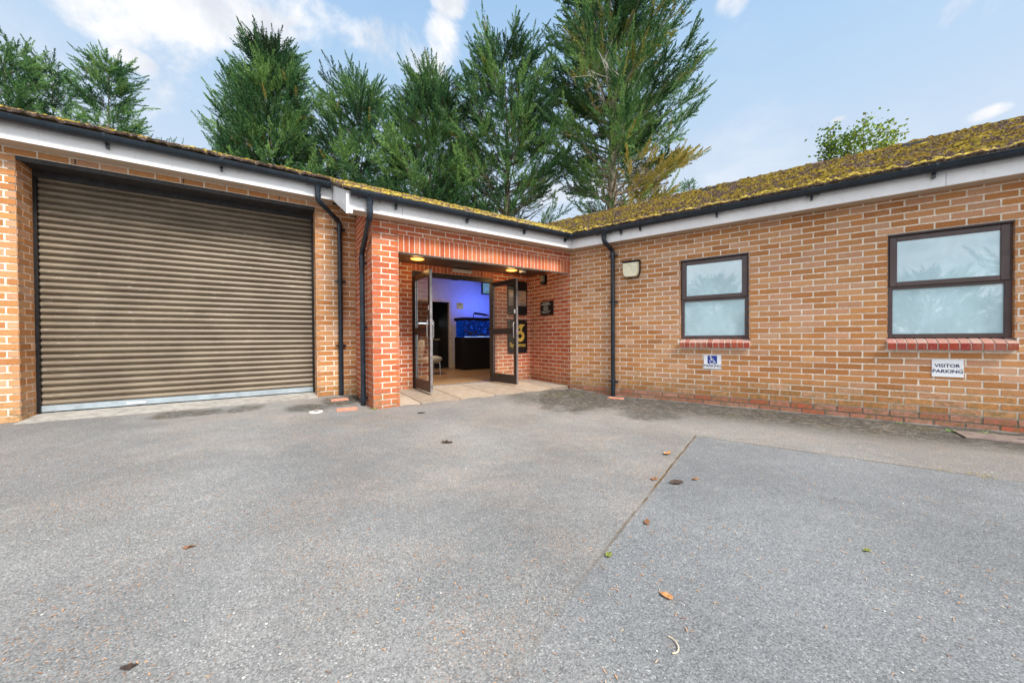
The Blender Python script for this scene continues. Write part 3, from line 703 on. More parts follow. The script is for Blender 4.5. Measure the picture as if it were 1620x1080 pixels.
# ridge tiles
mb = MB(FR); x = -2.
while x < 6.6:
    L = .30; zt = zrr-.055; jit = random.uniform(-.004, .004)
    mb.tube([(x, YRI, zt+jit), (x+L-.008, YRI, zt+.006+jit)], .10, 14, c=(random.uniform(.0, .42), 0, 0)); x += L
mb.build('ridge_tiles', M['roof'], B, attr=True, smooth=True)
def vent(x, yv):
    mb = MB(FR); z = ZS+.24+SL*(yv+OV+.05)
    mb.add([(x-.11, yv-.10, z-.01), (x+.11, yv-.10, z-.01), (x+.11, yv-.10, z+.05), (x-.11, yv-.10, z+.05), (x-.11, yv+.10, z+.07), (x+.11, yv+.10, z+.07), (x+.11, yv+.10, z+.105), (x-.11, yv+.10, z+.105)],
           [(0, 1, 2, 3), (3, 2, 6, 7), (0, 3, 7, 4), (1, 5, 6, 2), (5, 4, 7, 6)]); mb.build('roof_vent', M['gutter'], B)

# ------------------------------------------------------------------ windows
def window(Wn):
    x0, x1, z0, z1 = Wn; zt = 1.415; fy = .045
    mb = MB(FR); w_ = .052
    mb.box(x0+.002, x0+w_, fy, fy+.06, z0+.005, z1-.002, bev=.004); mb.box(x1-w_, x1-.002, fy, fy+.06, z0+.005, z1-.002, bev=.004)
    mb.box(x0+w_-.002, x1-w_+.002, fy+.002, fy+.06, z0+.006, z0+w_, bev=.004); mb.box(x0+w_-.002, x1-w_+.002, fy+.002, fy+.06, z1-w_, z1-.003, bev=.004)
    mb.box(x0+w_-.002, x1-w_+.002, fy+.002, fy+.06, zt-.03, zt+.02, bev=.004)
    mb.box(x0+.002, x1-.002, .004, fy, z1-.018, z1-.002)  # dark head strip: steel lintel edge with its shadow gap built in
    f = mb.build('window', M['frame'], B)
    # opening top sash, proud of the frame
    mb = MB(FR); a, b_, c, d = x0+.022, x1-.022, zt+.002, z1-.03; s = .062
    mb.box(a, a+s, fy-.018, fy+.0, c, d, bev=.005); mb.box(b_-s, b_, fy-.018, fy+.0, c, d, bev=.005)
    mb.box(a+s-.002, b_-s+.002, fy-.017, fy+.0, c, c+s-.01, bev=.005); mb.box(a+s-.002, b_-s+.002, fy-.017, fy+.0, d-s+.01, d, bev=.005)
    mb.build('opening_sash', M['frame'], f)
    mb = MB(FR); mb.box(a+s-.006, b_-s+.006, fy-.002, fy+.004, c+s-.016, d-s+.016); mb.build('pane', M['frost'], f)
    mb = MB(FR); mb.box(x0+w_-.004, x1-w_+.004, fy+.024, fy+.03, z0+w_-.004, zt-.026); mb.build('pane', M['frost'], f)
    # brick-on-edge sill
    mb = MB(FR); n = 12; sx0, sx1 = x0-.008, x1+.014; st = (sx1-sx0)/n
    for i in range(n):
        a = sx0+i*st+.006; b_ = sx0+(i+1)*st-.006; j = random.uniform(-.002, .002); yf = -.055+j; c_ = tuple(x*random.uniform(.85, 1.15) for x in random.choice([(.34, .060, .035), (.29, .050, .035), (.38, .075, .045)]))
        top = tuple(.45*x+.55*y for x, y in zip(c_, random.choice([(.62, .42, .36), (.66, .54, .48), (.50, .26, .20)])))
        mb.add([(a, yf, .702), (b_, yf, .702), (b_, yf, .772), (a, yf, .772), (a, .05, .824), (b_, .05, .824), (b_, .05, .712), (a, .05, .712)],
               [(0, 1, 2, 3), (1, 6, 5, 2), (7, 0, 3, 4), (7, 6, 1, 0)], 0, c_)
        mb.add([(a, yf, .772), (b_, yf, .772), (b_, .05, .824), (a, .05, .824)], [(0, 1, 2, 3)], 0, top)
    mb.add([(sx0+.002, -.044, .706), (sx1-.002, -.044, .706), (sx1-.002, -.044, .768), (sx0+.002, -.044, .768), (sx0+.002, .05, .818), (sx1-.002, .05, .818), (sx1-.002, .05, .714), (sx0+.002, .05, .714)],
           [(0, 1, 2, 3), (3, 2, 5, 4), (1, 6, 5, 2), (7, 0, 3, 4), (7, 6, 1, 0)], 1)
    mb.build('window_sill', [M['brick'], M['mortar']], f, attr=True)
window(WL); window(WR)
mb = MB(FR); mb.box(WL[0]-.1, WR[1]+.1, .14, .16, .6, 2.2); mb.build('blockwork', M['dark_in'], B)

# ------------------------------------------------------------------ porch paving
mb = MB(FA); SLC = [(.42, .33, .245), (.36, .29, .22), (.45, .37, .29), (.31, .26, .21)]
zsl = lambda y: -.027+.030*y/YD
for jx, (xa, xb) in enumerate(((.36, .62), (.62, 1.22), (1.22, 1.82), (1.82, 2.42), (2.42, 3.02), (3.02, 3.42))):
    for (ya, yb) in ((-.03, .56), (.56, 1.26)):
        if ya < 0 and xa > 3.3: continue
        e = .008; c_ = brick_col(SLC); ya2 = ya
        if ya < 0: ya2 = -.03+.05*max(0, xa-2)
        v_ = [(xa+e, ya2+e, zsl(ya2)), (xb-e, (ya2 if ya > 0 else (-.03+.05*max(0, xb-2)))+e, zsl(ya2)), (xb-e, yb-e, zsl(yb)), (xa+e, yb-e, zsl(yb))]
        if jx == 0: v_[0] = (.336, ya2+e, zsl(ya2)); v_[3] = (.336, yb-e, zsl(yb))
        mb.add(v_+[(p[0], p[1], p[2]-.06) for p in v_], [(0, 1, 2, 3), (4, 5, 1, 0), (5, 6, 2, 1), (6, 7, 3, 2), (7, 4, 0, 3)], 0, c_)
mb.add([(.336, -.02, -.036), (3.42, .03, -.036), (3.42, 1.3, -.012), (.336, 1.3, -.012)], [(0, 1, 2, 3)], 1)
pv = mb.build('porch_paving', [M['slab'], M['mortar_dark']], attr=True); tag(pv, 'buff paving slabs on the floor of the open porch', 'paving', kind='structure')
# porch ceiling
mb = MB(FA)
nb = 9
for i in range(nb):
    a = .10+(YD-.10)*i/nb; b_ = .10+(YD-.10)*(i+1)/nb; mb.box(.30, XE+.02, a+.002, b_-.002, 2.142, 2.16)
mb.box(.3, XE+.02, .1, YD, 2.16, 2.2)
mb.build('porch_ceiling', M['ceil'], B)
# ------------------------------------------------------------------ entrance doors
mb = MB(FA); fy0, fy1 = YD+.01, YD+.075
mb.box(DX0+.002, DX0+.05, fy0, fy1, .002, DZ1-.002, bev=.003); mb.box(DX1-.05, DX1-.002, fy0, fy1, .002, DZ1-.002, bev=.003)
mb.box(DX0+.05, DX1-.05, fy0+.002, fy1, DZ1-.085, DZ1-.003, bev=.003)
dfr = mb.build('door_frame', M['doorframe'], B)
mb = MB(FA); mb.box(DX0+.05, DX1-.05, fy0-.01, fy1+.01, .0, .016, bev=.004); mb.build('threshold', M['steel'], dfr)
def leaf(hx, hy, ang, flip, label):
    """leaf built along local +x from its hinge; flip mirrors"""
    F = FA @ Matrix.Translation((hx, hy, 0)) @ Matrix.Rotation(ang, 4, 'Z')
    s = -1 if flip else 1; wd = .755; z0, z1 = .022, 1.925; t = .045
    def bx(mb, a, b_, y0, y1, c, d, **k):
        a, b_ = (a, b_) if s > 0 else (-b_, -a); mb.box(a, b_, y0, y1, c, d, **k)
    y0, y1 = -t/2, t/2
    mb = MB(F); st = .075
    bx(mb, 0, st, y0, y1, z0, z1, bev=.003); bx(mb, wd-st, wd-.006, y0, y1, z0, z1, bev=.003)
    bx(mb, st, wd-st, y0+.001, y1-.001, z0, z0+.165, bev=.002); bx(mb, st, wd-st, y0+.001, y1-.001, z1-.085, z1, bev=.002)
    bx(mb, st, wd-st, y0+.001, y1-.001, .93, 1.04, bev=.002)
    if not flip: pass
    o = mb.build('door', M['doorframe'], B); o['label'] = label
    mb = MB(F); bx(mb, wd-.006, wd, y0+.003, y1-.003, z0+.002, z1-.002); bx(mb, wd, wd+.0015, y0+.012, y1-.012, 1.35, 1.50); bx(mb, wd, wd+.003, y0+.004, y1-.004, .30, .42)
    mb.build('lock_edge', M['edge'], o)
    for c, d in ((z0+.165, .93), (1.04, z1-.085)):
        mb = MB(F); bx(mb, st, wd-st, -.003, .003, c, d); mb.build('pane', M['glass'], o)
        mb = MB(F)
        for yy in (y0+.006, y1-.012): bx(mb, st, st+.01, yy, yy+.006, c, d)
        mb.build('glazing_bead', M['steel'], o)
    for sd in (-1, 1):
        mb = MB(F); xh = (wd-.045)*s; yh = sd*(t/2+.030)
        mb.tube([(xh, sd*t/2, .86), (xh, yh, .875), (xh, yh, 1.125), (xh, sd*t/2, 1.14)], .010, 10); hh = mb.build('handle', M['edge'], o, smooth=True)
    mb = MB(F); bx(mb, wd-.06, wd-.025, y0-.004, y1+.004, 1.30, 1.37, bev=.003); mb.build('lock_cylinder', M['white'], o)
    return o
leaf(.955, 1.195, rad(-90), False, 'left glazed door leaf standing open')
leaf(2.475, 1.195, rad(97), True, 'right glazed door leaf standing open')
# closers / stays in the head
mb = MB(FA); mb.box(1.66, 1.78, fy0-.01, fy0+.02, DZ1-.10, DZ1-.085); mb.build('door_stop', M['black'], dfr)

# ------------------------------------------------------------------ reception room seen through the doors
RX0, RX1, RY0, RY1, RZ = -.2, 6.2, YD+.09, 4.8, 2.62
mb = MB(FA); mb.add([(RX0, RY0-.01, .004), (RX1, RY0-.01, .004), (RX1, RY1, .004), (RX0, RY1, .004)], [(0, 1, 2, 3)]); fl = mb.build('room_floor', M['wood'], B)
mb = MB(FA)
mb.box(RX0, RX0+.02, RY0, RY1, 0, RZ); mb.box(RX1, RX1+.02, RY0, RY1, 0, RZ)
mb.box(RX0, RX1, RY0-.02, RY1+.02, RZ, RZ+.02)
dA, dB, dZ = 2.20, 3.18, 1.90
mb.box(RX0, dA, RY1, RY1+.1, 0, RZ); mb.box(dB, RX1, RY1, RY1+.1, 0, RZ); mb.box(dA, dB, RY1, RY1+.1, dZ, RZ)
mb.box(RX0, DX0, RY0-.02, RY0, 0, RZ); mb.box(DX1, RX1, RY0-.02, RY0, 0, RZ); mb.box(DX0, DX1, RY0-.02, RY0, DZ1, RZ)
mb.build('room_walls', M['wall_in'], B)
mb = MB(FA); mb.box(dB, dB+.07, RY1-.015, RY1+.1, .0, dZ+.07, bev=.004); mb.box(dA-.07, dA, RY1-.015, RY1+.1, .0, dZ+.07, bev=.004); mb.box(dA, dB, RY1-.015, RY1+.1, dZ, dZ+.07, bev=.004)
mb.build('inner_door_surround', M['trim'], B)
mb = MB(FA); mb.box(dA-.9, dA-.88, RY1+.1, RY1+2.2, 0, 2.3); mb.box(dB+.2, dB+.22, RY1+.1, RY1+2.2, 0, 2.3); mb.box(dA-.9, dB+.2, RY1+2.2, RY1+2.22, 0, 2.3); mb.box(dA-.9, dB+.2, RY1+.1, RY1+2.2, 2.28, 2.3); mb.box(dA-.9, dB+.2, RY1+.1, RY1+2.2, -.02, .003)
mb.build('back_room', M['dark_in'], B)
mb = MB(FA); mb.box(dB+.07, RX1, RY1-.014, RY1, .0, .1); mb.build('skirting', M['trim'], B)

# water_blue materials
def water_mat():
    m, t, b = new_mat('lit_aquarium_water'); p = geo_pos(t)
    n = t.noise(p, 17., 6., .7)
    c = t.ramp(n, [(.34, (.0, .002, .015)), (.52, (.001, .012, .12)), (.74, (.015, .10, .70))])
    t.set(b.inputs['Emission Color'], c); b.inputs['Emission Strength'].default_value = .55; b.inputs['Base Color'].default_value = (.0, .01, .06, 1); b.inputs['Roughness'].default_value = .1
    return m
M['water'] = water_mat()
AQ = FA @ Matrix.Translation((3.16, 3.85, 0))
aq = thing('aquarium', AQ, 'large blue lit fish tank on a black cabinet in the lobby', 'aquarium')
mb = MB(AQ); mb.box(0, 1.5, 0, .55, .004, .885, bev=.004); mb.box(.0, 1.5, -.004, .0, .05, .86); mb.build('cabinet', M['black'], aq)
mb = MB(AQ); mb.box(.03, 1.48, .03, .52, .888, 1.34); mb.build('tank', M['water'], aq)
mb = MB(AQ); mb.box(-.015, 1.515, -.015, .565, 1.34, 1.42, bev=.006); mb.build('hood', M['black'], aq)
for i in range(14):
    mb = MB(AQ); x = .08+i*.095+random.uniform(-.02, .02); r = random.uniform(.03, .07); z = .93+random.uniform(0, .20)
    a = [(x+r*random.uniform(.6, 1.2)*math.cos(k), .022, z+r*.8*random.uniform(.6, 1.2)*math.sin(k)) for k in np.linspace(0, 2*math.pi, 8)[:-1]]
    mb.add(a, [tuple(range(7))]); mb.build('rock', M['dark_in'], aq)
mb = MB(AQ); 
for i in range(14): x = .05+i*.1; mb.box(x, x+.09, .02, .028, .886, .903+random.uniform(0, .012))
mb.build('gravel', plain('glowing_gravel', (.5, .6, .8), .6, emis=((.25, .45, 1.), .5)), aq)  # gravel emits blue, tank light put into its colour
mb = MB(AQ); mb.tube([(.45, .27, 1.38), (.45, .27, 1.52), (.48, .27, 1.56), (.80, .27, 1.53), (.95, .27, 1.50)], [.012, .012, .03, .03, .012], 10); mb.build('lamp_arm', M['black'], aq, smooth=True)
ld = bpy.data.lights.new('aquarium_lamp', 'AREA'); ld.energy = 10; ld.color = (.06, .14, 1.); ld.size = 1.1; ld.size_y = .3; ld.shape = 'RECTANGLE'
lo = bpy.data.objects.new('aquarium_lamp', ld); col.objects.link(lo); lo.parent = aq; lo.matrix_local = Matrix.Translation((.85, .30, 1.62)) @ Matrix.Rotation(rad(180-35), 4, 'X')
ld = bpy.data.lights.new('lobby_fill_lamp', 'AREA'); ld.energy = 22; ld.color = (1., .76, .56); ld.size = .5  # unseen warm fill added near the ceiling to light the lobby
lo = bpy.data.objects.new('lobby_fill_lamp', ld); col.objects.link(lo); lo.matrix_world = FA @ Matrix.Translation((1.5, 3.0, RZ-.03))
# television and notice, armchair, cabling
TV = FA @ Matrix.Translation((4.15, RY1-.30, 2.1)); tv = thing('television', TV, 'small black screen high in the blue lit lobby corner', 'television')
mb = MB(TV); mb.box(-.06, .60, -.02, .04, .06, .42, bev=.006); mb.build('casing', M['black'], tv)
mb = MB(TV); mb.box(-.03, .57, -.024, -.021, .09, .39); mb.build('screen', plain('lit_screen', (.10, .18, .17), .15, var=.8, nscale=7, emis=((.14, .28, .25), .35)), tv)
mb = MB(TV); mb.box(.15, .25, .04, .30, .1, .2); mb.build('wall_bracket', M['black'], tv)
NS = FA @ Matrix.Translation((3.42, RY1-.012, 1.72)); ns = thing('notice', NS, 'small yellow notice with a black mark on the lobby wall', 'sign')
mb = MB(NS); mb.box(0, .20, -.004, .004, 0, .18); mb.build('card', M['yellow'], ns)
mb = MB(NS); mb.add([(.05, -.006, .13), (.09, -.006, .12), (.14, -.006, .15), (.12, -.006, .165)], [(0, 1, 2, 3)]); mb.build('mark', M['black'], ns)
CM = FA @ Matrix.Translation((2.02, 3.45, .004)); ch = thing('armchair', CM, 'cream padded chair with chrome legs just inside the doors', 'chair')
def blobby(F, cx, cy, cz, sx, sy, sz, e=2.6):
    mb = MB(F); nu, nv = 20, 12; vs = []
    sp = lambda a, p: math.copysign(abs(a)**p, a)
    for j in range(nv+1):
        ph = -math.pi/2+math.pi*j/nv
        for i in range(nu):
            th = 2*math.pi*i/nu; k = 2/e
            vs.append((cx+sx*sp(math.cos(ph), k)*sp(math.cos(th), k), cy+sy*sp(math.cos(ph), k)*sp(math.sin(th), k), cz+sz*sp(math.sin(ph), k)))
    mb.add(vs, [(j*nu+i, j*nu+(i+1) % nu, (j+1)*nu+(i+1) % nu, (j+1)*nu+i) for j in range(nv) for i in range(nu)]); return mb
blobby(CM, 0, 0, .36, .33, .30, .085).build('seat', M['cream'], ch, smooth=True)
bk = CM @ Matrix.Translation((-.20, .0, .58)) @ Matrix.Rotation(rad(14), 4, 'Y'); blobby(bk, 0, 0, 0, .06, .25, .25).build('backrest', M['cream'], ch, smooth=True)
for sx in (-.22, .22):
    for sy in (-.2, .2):
        mb = MB(CM); mb.tube([(sx, sy, .29), (sx*1.05, sy*1.05, .0)], .011, 8); mb.build('leg', M['steel'], ch)
mb = MB(CM); mb.tube([(-.22, -.2, .28), (.22, -.2, .28), (.22, .2, .28), (-.22, .2, .28), (-.22, -.2, .28)], .012, 8); mb.build('frame', M['steel'], ch)
# shelf unit glimpsed in the dark back room
SH = FA @ Matrix.Translation((2.45, RY1+1.2, .003)); sh = thing('workbench', SH, 'dark cluttered workbench in the back room doorway', 'bench')
mb = MB(SH); mb.box(0, 1.3, 0, .5, .80, .84); mb.build('worktop', M['trim'], sh)
mb = MB(SH); mb.box(.02, .06, .02, .48, 0, .8); mb.box(1.2, 1.25, .02, .48, 0, .8); mb.box(.5, .9, .05, .45, 0, .78); mb.build('base', M['dark_in'], sh)
mb = MB(SH); mb.box(.3, .8, .2, .21, 1.32, 1.36); mb.build('strip_light', plain('strip_light', (.8, .85, .9), .4, emis=((.8, .9, 1.), 1.2)), sh)

# ------------------------------------------------------------------ lamps of the porch
def bulkhead(x, y, label):
    Fm = FA @ Matrix.Translation((x, y, 2.142)); t_ = thing('ceiling_light', Fm, label, 'lamp', 'ceiling lights in the porch')
    mb = MB(Fm); mb.tube([(0, 0, 0), (0, 0, -.004)], .118, 28); mb.build('base', M['black'], t_)
    mb = MB(Fm); mb.tube([(0, 0, -.004), (0, 0, -.012), (0, 0, -.018), (0, 0, -.021)], [.112, .106, .08, .03], 28)
    mb.build('diffuser', MLIT, t_, smooth=True)
    l = bpy.data.lights.new('ceiling_lamp', 'POINT'); l.energy = 1.6; l.color = (1, .6, .22); l.shadow_soft_size = .1
    lo = bpy.data.objects.new('ceiling_lamp', l); col.objects.link(lo); lo.parent = t_; lo.location = (0, 0, -.12)
MLIT = plain('lit_amber_diffuser', (.9, .6, .2), .4, emis=((1., .42, .10), .6))
bulkhead(.87, .80, 'glowing amber ceiling light above the left door leaf')
bulkhead(2.69, .80, 'glowing amber ceiling light above the right door leaf')
EM = FA @ Matrix.Translation((1.85, YD-.004, 2.045)); em = thing('emergency_light', EM, 'long pale emergency light over the middle of the doorway', 'lamp')
mb = MB(EM); mb.box(-.20, .20, -.06, -.001, .02, .085, bev=.012); mb.build('casing', plain('pale_diffuser', (.55, .47, .40), .4), em)
DM = FA @ Matrix.Translation((2.93, .78, 2.142)); dm = thing('smoke_detector', DM, 'small white round detector on the porch ceiling', 'detector')
mb = MB(DM); mb.tube([(0, 0, 0), (0, 0, -.02), (0, 0, -.03)], [.065, .065, .05], 20); mb.build('base', M['white'], dm)
mb = MB(DM); mb.tube([(0, 0, -.03), (0, 0, -.05), (0, 0, -.056)], [.035, .03, .01], 16); mb.build('sensor', M['black'], dm)
FW = frame(A(XE, YD), -gp, g)     # porch side wall frame: x from back corner towards the camera
LM = FW @ Matrix.Translation((YD-.70, -.004, 1.90)); lm = thing('wall_lamp', LM, 'small unlit black wall lamp with a clouded glass on the porch side wall', 'lamp')
mb = MB(LM); mb.box(-.05, .05, -.02, .004, .02, .2, bev=.004); mb.tube([(0, -.07, -.0), (0, -.07, .06)], .048, 18); mb.tube([(0, -.07, .175), (0, -.07, .195)], .05, 18); mb.build('housing', M['black'], lm)
mb = MB(LM); mb.tube([(0, -.07, .06), (0, -.07, .175)], .043, 18); mb.build('glass', plain('clouded_lamp_glass', (.32, .27, .18), .3), lm, smooth=False)
# ------------------------------------------------------------------ signs
def sq(F, name, label, w_, h_, th, mt):
    t_ = thing(name, F, label, 'sign'); mb = MB(F); mb.box(-w_/2, w_/2, -th, -.001, 0, h_, bev=.001); mb.build('board', mt, t_); return t_
S1 = FR @ Matrix.Translation((2.277, -.0045, .390)); s1 = sq(S1, 'parking_sign', 'white parking sign with blue wheelchair symbol below the smaller window', .222, .205, .004, M['white'])
mb = MB(S1); mb.box(-.060, .060, -.0055, -.0042, .078, .195); mb.build('blue_panel', M['bluesign'], s1)
mb = MB(S1); y = -.0062
def disc(mb, cx, cz, r0, r1, a0=0, a1=2*math.pi, n=28, y=y):
    vs = []; 
    for k in range(n+1):
        a = a0+(a1-a0)*k/n; vs += [(cx+r1*math.cos(a), y, cz+r1*math.sin(a)), (cx+r0*math.cos(a), y, cz+r0*math.sin(a))]
    mb.add(vs, [(2*k, 2*k+1, 2*k+3, 2*k+2) for k in range(n)])
def stroke(mb, pts, w_, y=y):
    for (a, b_) in zip(pts, pts[1:]):
        a = Vector((a[0], 0, a[1])); b_ = Vector((b_[0], 0, b_[1])); d = (b_-a).normalized(); n = Vector((-d.z, 0, d.x))*w_/2; a2 = a-d*w_*.3; b2 = b_+d*w_*.3
        mb.add([(p.x, y, p.z) for p in (a2-n, b2-n, b2+n, a2+n)], [(0, 1, 2, 3)])
disc(mb, -.022, .182, 0, .0105); disc(mb, -.006, .112, .0235, .030, rad(120), rad(395))
stroke(mb, [(-.018, .165), (-.010, .128)], .011); stroke(mb, [(-.014, .152), (.012, .150)], .007); stroke(mb, [(-.010, .130), (.018, .128), (.034, .095), (.044, .098)], .009)
mb.build('wheelchair_symbol', M['white'], s1)
mb = MB(S1); text_mb(mb, 'PARKING', .052, 0, .046, -.0052, sx=1.02, bold=.0008); mb.build('lettering', M['navy'], s1)
mb = MB(S1); mb.box(-.112, .112, -.0055, -.0042, .004, .012); mb.build('grey_edge', M['galv'], s1)
S2 = FR @ Matrix.Translation((4.503, -.0045, .408)); s2 = sq(S2, 'parking_sign', 'white visitor parking sign with navy letters below the larger window', .226, .190, .004, M['white'])
mb = MB(S2); text_mb(mb, 'VISITOR', .050, -.003, .120, -.0052, sx=1.0, bold=.0011); mb.build('lettering', M['navy'], s2); mb = MB(S2); text_mb(mb, 'PARKING', .050, 0, .060, -.0052, sx=1.05, bold=.0011); mb.build('lettering', M['navy'], s2)
for sx in (-.103, .099):
    mb = MB(S2); disc(mb, sx, .093, 0, .003, y=-.0053, n=10); mb.build('screw', M['black'], s2)
PL = FW @ Matrix.Translation((YD-.64, -.0045, 1.305)); pq = sq(PL, 'plaque', 'black slate plaque with rows of white lettering on the porch side wall', .37, .265, .03, M['black'])
mb = MB(PL); y = -.0315
for k, (zz_, wd, hh) in enumerate(((.238, .22, .011), (.205, .27, .015), (.170, .10, .008), (.145, .16, .008), (.120, .12, .008), (.096, .14, .008), (.070, .27, .009), (.045, .18, .008))):
    x = -wd/2-.02
    while x < wd/2-.02:
        L_ = random.uniform(.008, .030); mb.box(x, x+L_, y-.0005, y, zz_-hh/2, zz_+hh/2); x += L_+random.uniform(.003, .008)
mb.build('lettering', M['pale'], pq)
def swirl_mat():
    m, t, b = new_mat('printed_photo_panel'); p = geo_pos(t)
    n = t.noise(t.scale(p, (1, 1, .5)), 5., 4., .5, dist=1.)
    c = t.ramp(n, [(.3, (.10, .09, .09)), (.45, (.30, .25, .22)), (.6, (.55, .36, .22)), (.75, (.62, .50, .42))])
    t.set(b.inputs['Base Color'], c); b.inputs['Roughness'].default_value = .4; return m
U1 = FA @ Matrix.Translation((3.095, YD-.0045, 1.325)); u1 = sq(U1, 'wall_sign', 'upper black sign with a brown picture panel beside the doors', .485, .695, .02, M['black'])
mb = MB(U1); mb.box(-.215, .215, -.0215, -.0205, .19, .50); mb.build('picture_panel', swirl_mat(), u1)
mb = MB(U1); text_mb(mb, 'SO', .12, -.115, .40, -.0222, bold=.001); mb.build('lettering', M['white'], u1)
mb = MB(U1); text_mb(mb, 'nke', .07, .13, .31, -.0222); mb.build('small_lettering', M['dark_in'], u1)
U2 = FA @ Matrix.Translation((3.095, YD-.0045, .550)); u2 = sq(U2, 'wall_sign', 'lower black sign with gold emblem and gold lettering beside the doors', .485, .680, .02, M['black'])
mb = MB(U2); y = -.0222
disc(mb, .055, .345, .045, .115, y=y); 
mb.add([(-.20+.03, y, .545), (-.06, y, .59), (.0, y, .53), (.05, y, .59), (.19, y, .585), (.13, y, .54), (.09, y, .44), (.06, y, .44), (.06, y, .52), (.0, y, .47), (-.05, y, .54), (-.10, y, .55)], [(0, 1, 10, 11), (1, 2, 9, 10), (2, 3, 8, 9), (3, 4, 5, 8), (5, 6, 7, 8)])
text_mb(mb, 'Systemes', .115, 0, .165, y, sx=.92, bold=.0015); mb.build('emblem', M['gold'], u2)
for uu, Fm, hh in ((u1, U1, .695), (u2, U2, .68)):
    for sx in (-.215, .215):
        for sz in (.03, hh-.03):
            mb = MB(Fm); disc(mb, sx, sz, 0, .009, y=-.0218, n=12); mb.build('screw', M['steel'], uu)
# ------------------------------------------------------------------ bulkhead flood lamp on the tan wall
FL = FR @ Matrix.Translation((1.13, -.0045, 1.80)); fl = thing('bulkhead_light', FL, 'black framed bulkhead light with pale ribbed glass on the tan wall', 'lamp')
def lens_shape(sc, y0, y1, mb, dome=False):
    o = [(-.135, .27), (.135, .27), (.135, .12), (.120, .055), (.095, .02), (-.095, .02), (-.120, .055), (-.135, .12)]
    cz_ = .15; n = len(o); f = [(x*sc, y0, cz_+(z-cz_)*sc) for x, z in o]; k = .93 if dome else 1
    b_ = [(x*sc*k, y1, cz_+(z-cz_)*sc*k) for x, z in o]
    mb.add(f+b_, [tuple(range(n, 2*n))]+[(i, (i+1) % n, n+(i+1) % n, n+i) for i in range(n)])
mb = MB(FL); lens_shape(1.0, 0, -.055, mb); mb.add([(-.14, .0, .272), (.14, .0, .272), (.14, -.125, .272), (-.14, -.125, .272), (-.14, 0, .287), (.14, 0, .287), (.14, -.125, .287), (-.14, -.125, .287)], [(0, 1, 2, 3), (7, 6, 5, 4), (3, 2, 6, 7), (0, 3, 7, 4), (1, 5, 6, 2)])
mb.build('housing', M['black'], fl)
mb = MB(FL); lens_shape(.93, -.0555, -.115, mb, True); mb.build('diffuser', plain('ribbed_diffuser', (.72, .68, .48), .25, var=.12, nscale=25, spec=.6), fl)

# ------------------------------------------------------------------ drains and covers
def gully(px, py, ang, w_, d_, label):
    z = gh(px, py); Fm = Matrix.Translation((px, py, z)) @ Matrix.Rotation(ang, 4, 'Z'); t_ = thing('drain_gully', Fm, label, 'drain')
    mb = MB(Fm); a, b_ = w_/2, d_/2
    mb.box(-a, a, -b_, -b_+.03, -.02, .018, bev=.003); mb.box(-a, a, b_-.03, b_, -.02, .018, bev=.003); mb.box(-a, -a+.05, -b_+.03, b_-.03, -.02, .017, bev=.003); mb.box(a-.05, a, -b_+.03, b_-.03, -.02, .017, bev=.003)
    mb.build('frame', M['terracotta'], t_)
    mb = MB(Fm); mb.box(-a+.05, a-.05, -b_+.03, b_-.03, -.02, .006)
    mb.build('grate', M['terracotta'], t_)
    mb = MB(Fm); mb.add([(x*.5, y*.5, .0075) for x, y in ((-a+.06, -b_+.05), (a-.06, -b_+.045), (a-.05, b_-.05), (-a+.05, b_-.055))], [(0, 1, 2, 3)]); mb.build('hole', M['dark_in'], t_)
ga = math.atan2(g.y, g.x)
gully(-2.435, 5.03, ga, .22, .12, 'small terracotta gully at the foot of the garage downpipe')
gully(-2.085, 4.50, ga-.1, .24, .13, 'terracotta gully in front of the downpipe by the red pillar')
z = gh(1.68, 5.72); gully(1.66, 5.74, math.atan2(Rv.y, Rv.x), .24, .11, 'terracotta gully under the right wall downpipe')
Fm = Matrix.Translation((-2.40, 4.36, gh(-2.4, 4.36)+.002)); cp = thing('drain_cover', Fm, 'round white plastic cap set in the asphalt by the gullies', 'cap')
mb = MB(Fm); mb.tube([(0, 0, -.01), (0, 0, .006), (0, 0, .009)], [.078, .078, .07], 26); mb.build('lid', M['capwhite'], cp)
mb = MB(Fm); mb.tube([(0, 0, .009), (0, 0, .0105)], .035, 18); mb.build('lid_ring', M['stonecover'], cp)
mc = R(4.95, -.42, 0); Fm = Matrix.Translation((mc.x, mc.y, -.118)) @ Matrix.Rotation(math.atan2(Rv.y, Rv.x), 4, 'Z'); t_ = thing('inspection_cover', Fm, 'flat pinkish stone inspection cover beside the foot of the tan wall', 'cover')
mb = MB(Fm); mb.box(-.48, .7, -.16, .16, -.02, .006, bev=.004); mb.build('slab', M['stonecover'], t_)
mb = MB(Fm); mb.box(-.12, -.06, .0, .02, .0065, .008); mb.build('keyhole', M['dark_in'], t_)
mb = MB(Fm); mb.box(.02, .09, -.03, -.01, .0065, .008); mb.build('keyhole', M['dark_in'], t_)
# concrete fillet at wall foot + garage apron
mb = MB(FR); nn = 80; vs = []
for i in range(nn+1):
    x = .05+9.1*i/nn; ww = .07+.07*mnoise.noise(Vector((x*3, 0, 0))); q = FR @ Vector((x, 0, 0)); z0 = gh(q.x, q.y)
    vs += [(x, -.004, z0+.010), (x, -ww, z0+.003)]
mb.add(vs, [(2*i, 2*i+1, 2*i+3, 2*i+2) for i in range(nn)]); ff = mb.build('concrete_fillet', M['fillet']); tag(ff, 'rough grey mortar fillet along the foot of the tan wall', 'ground', kind='structure')
mb = MB(FA); mb.add([(GX0+.0, YG-.12, .020), (GX1, YG-.12, .020), (GX1, YG+.42, .05), (GX0, YG+.42, .05)], [(0, 1, 2, 3)]); mb.add([(GX0, YG-.12, .020), (GX0, YG-.12, -.03), (GX1, YG-.12, -.03), (GX1, YG-.12, .020)], [(0, 1, 2, 3)])
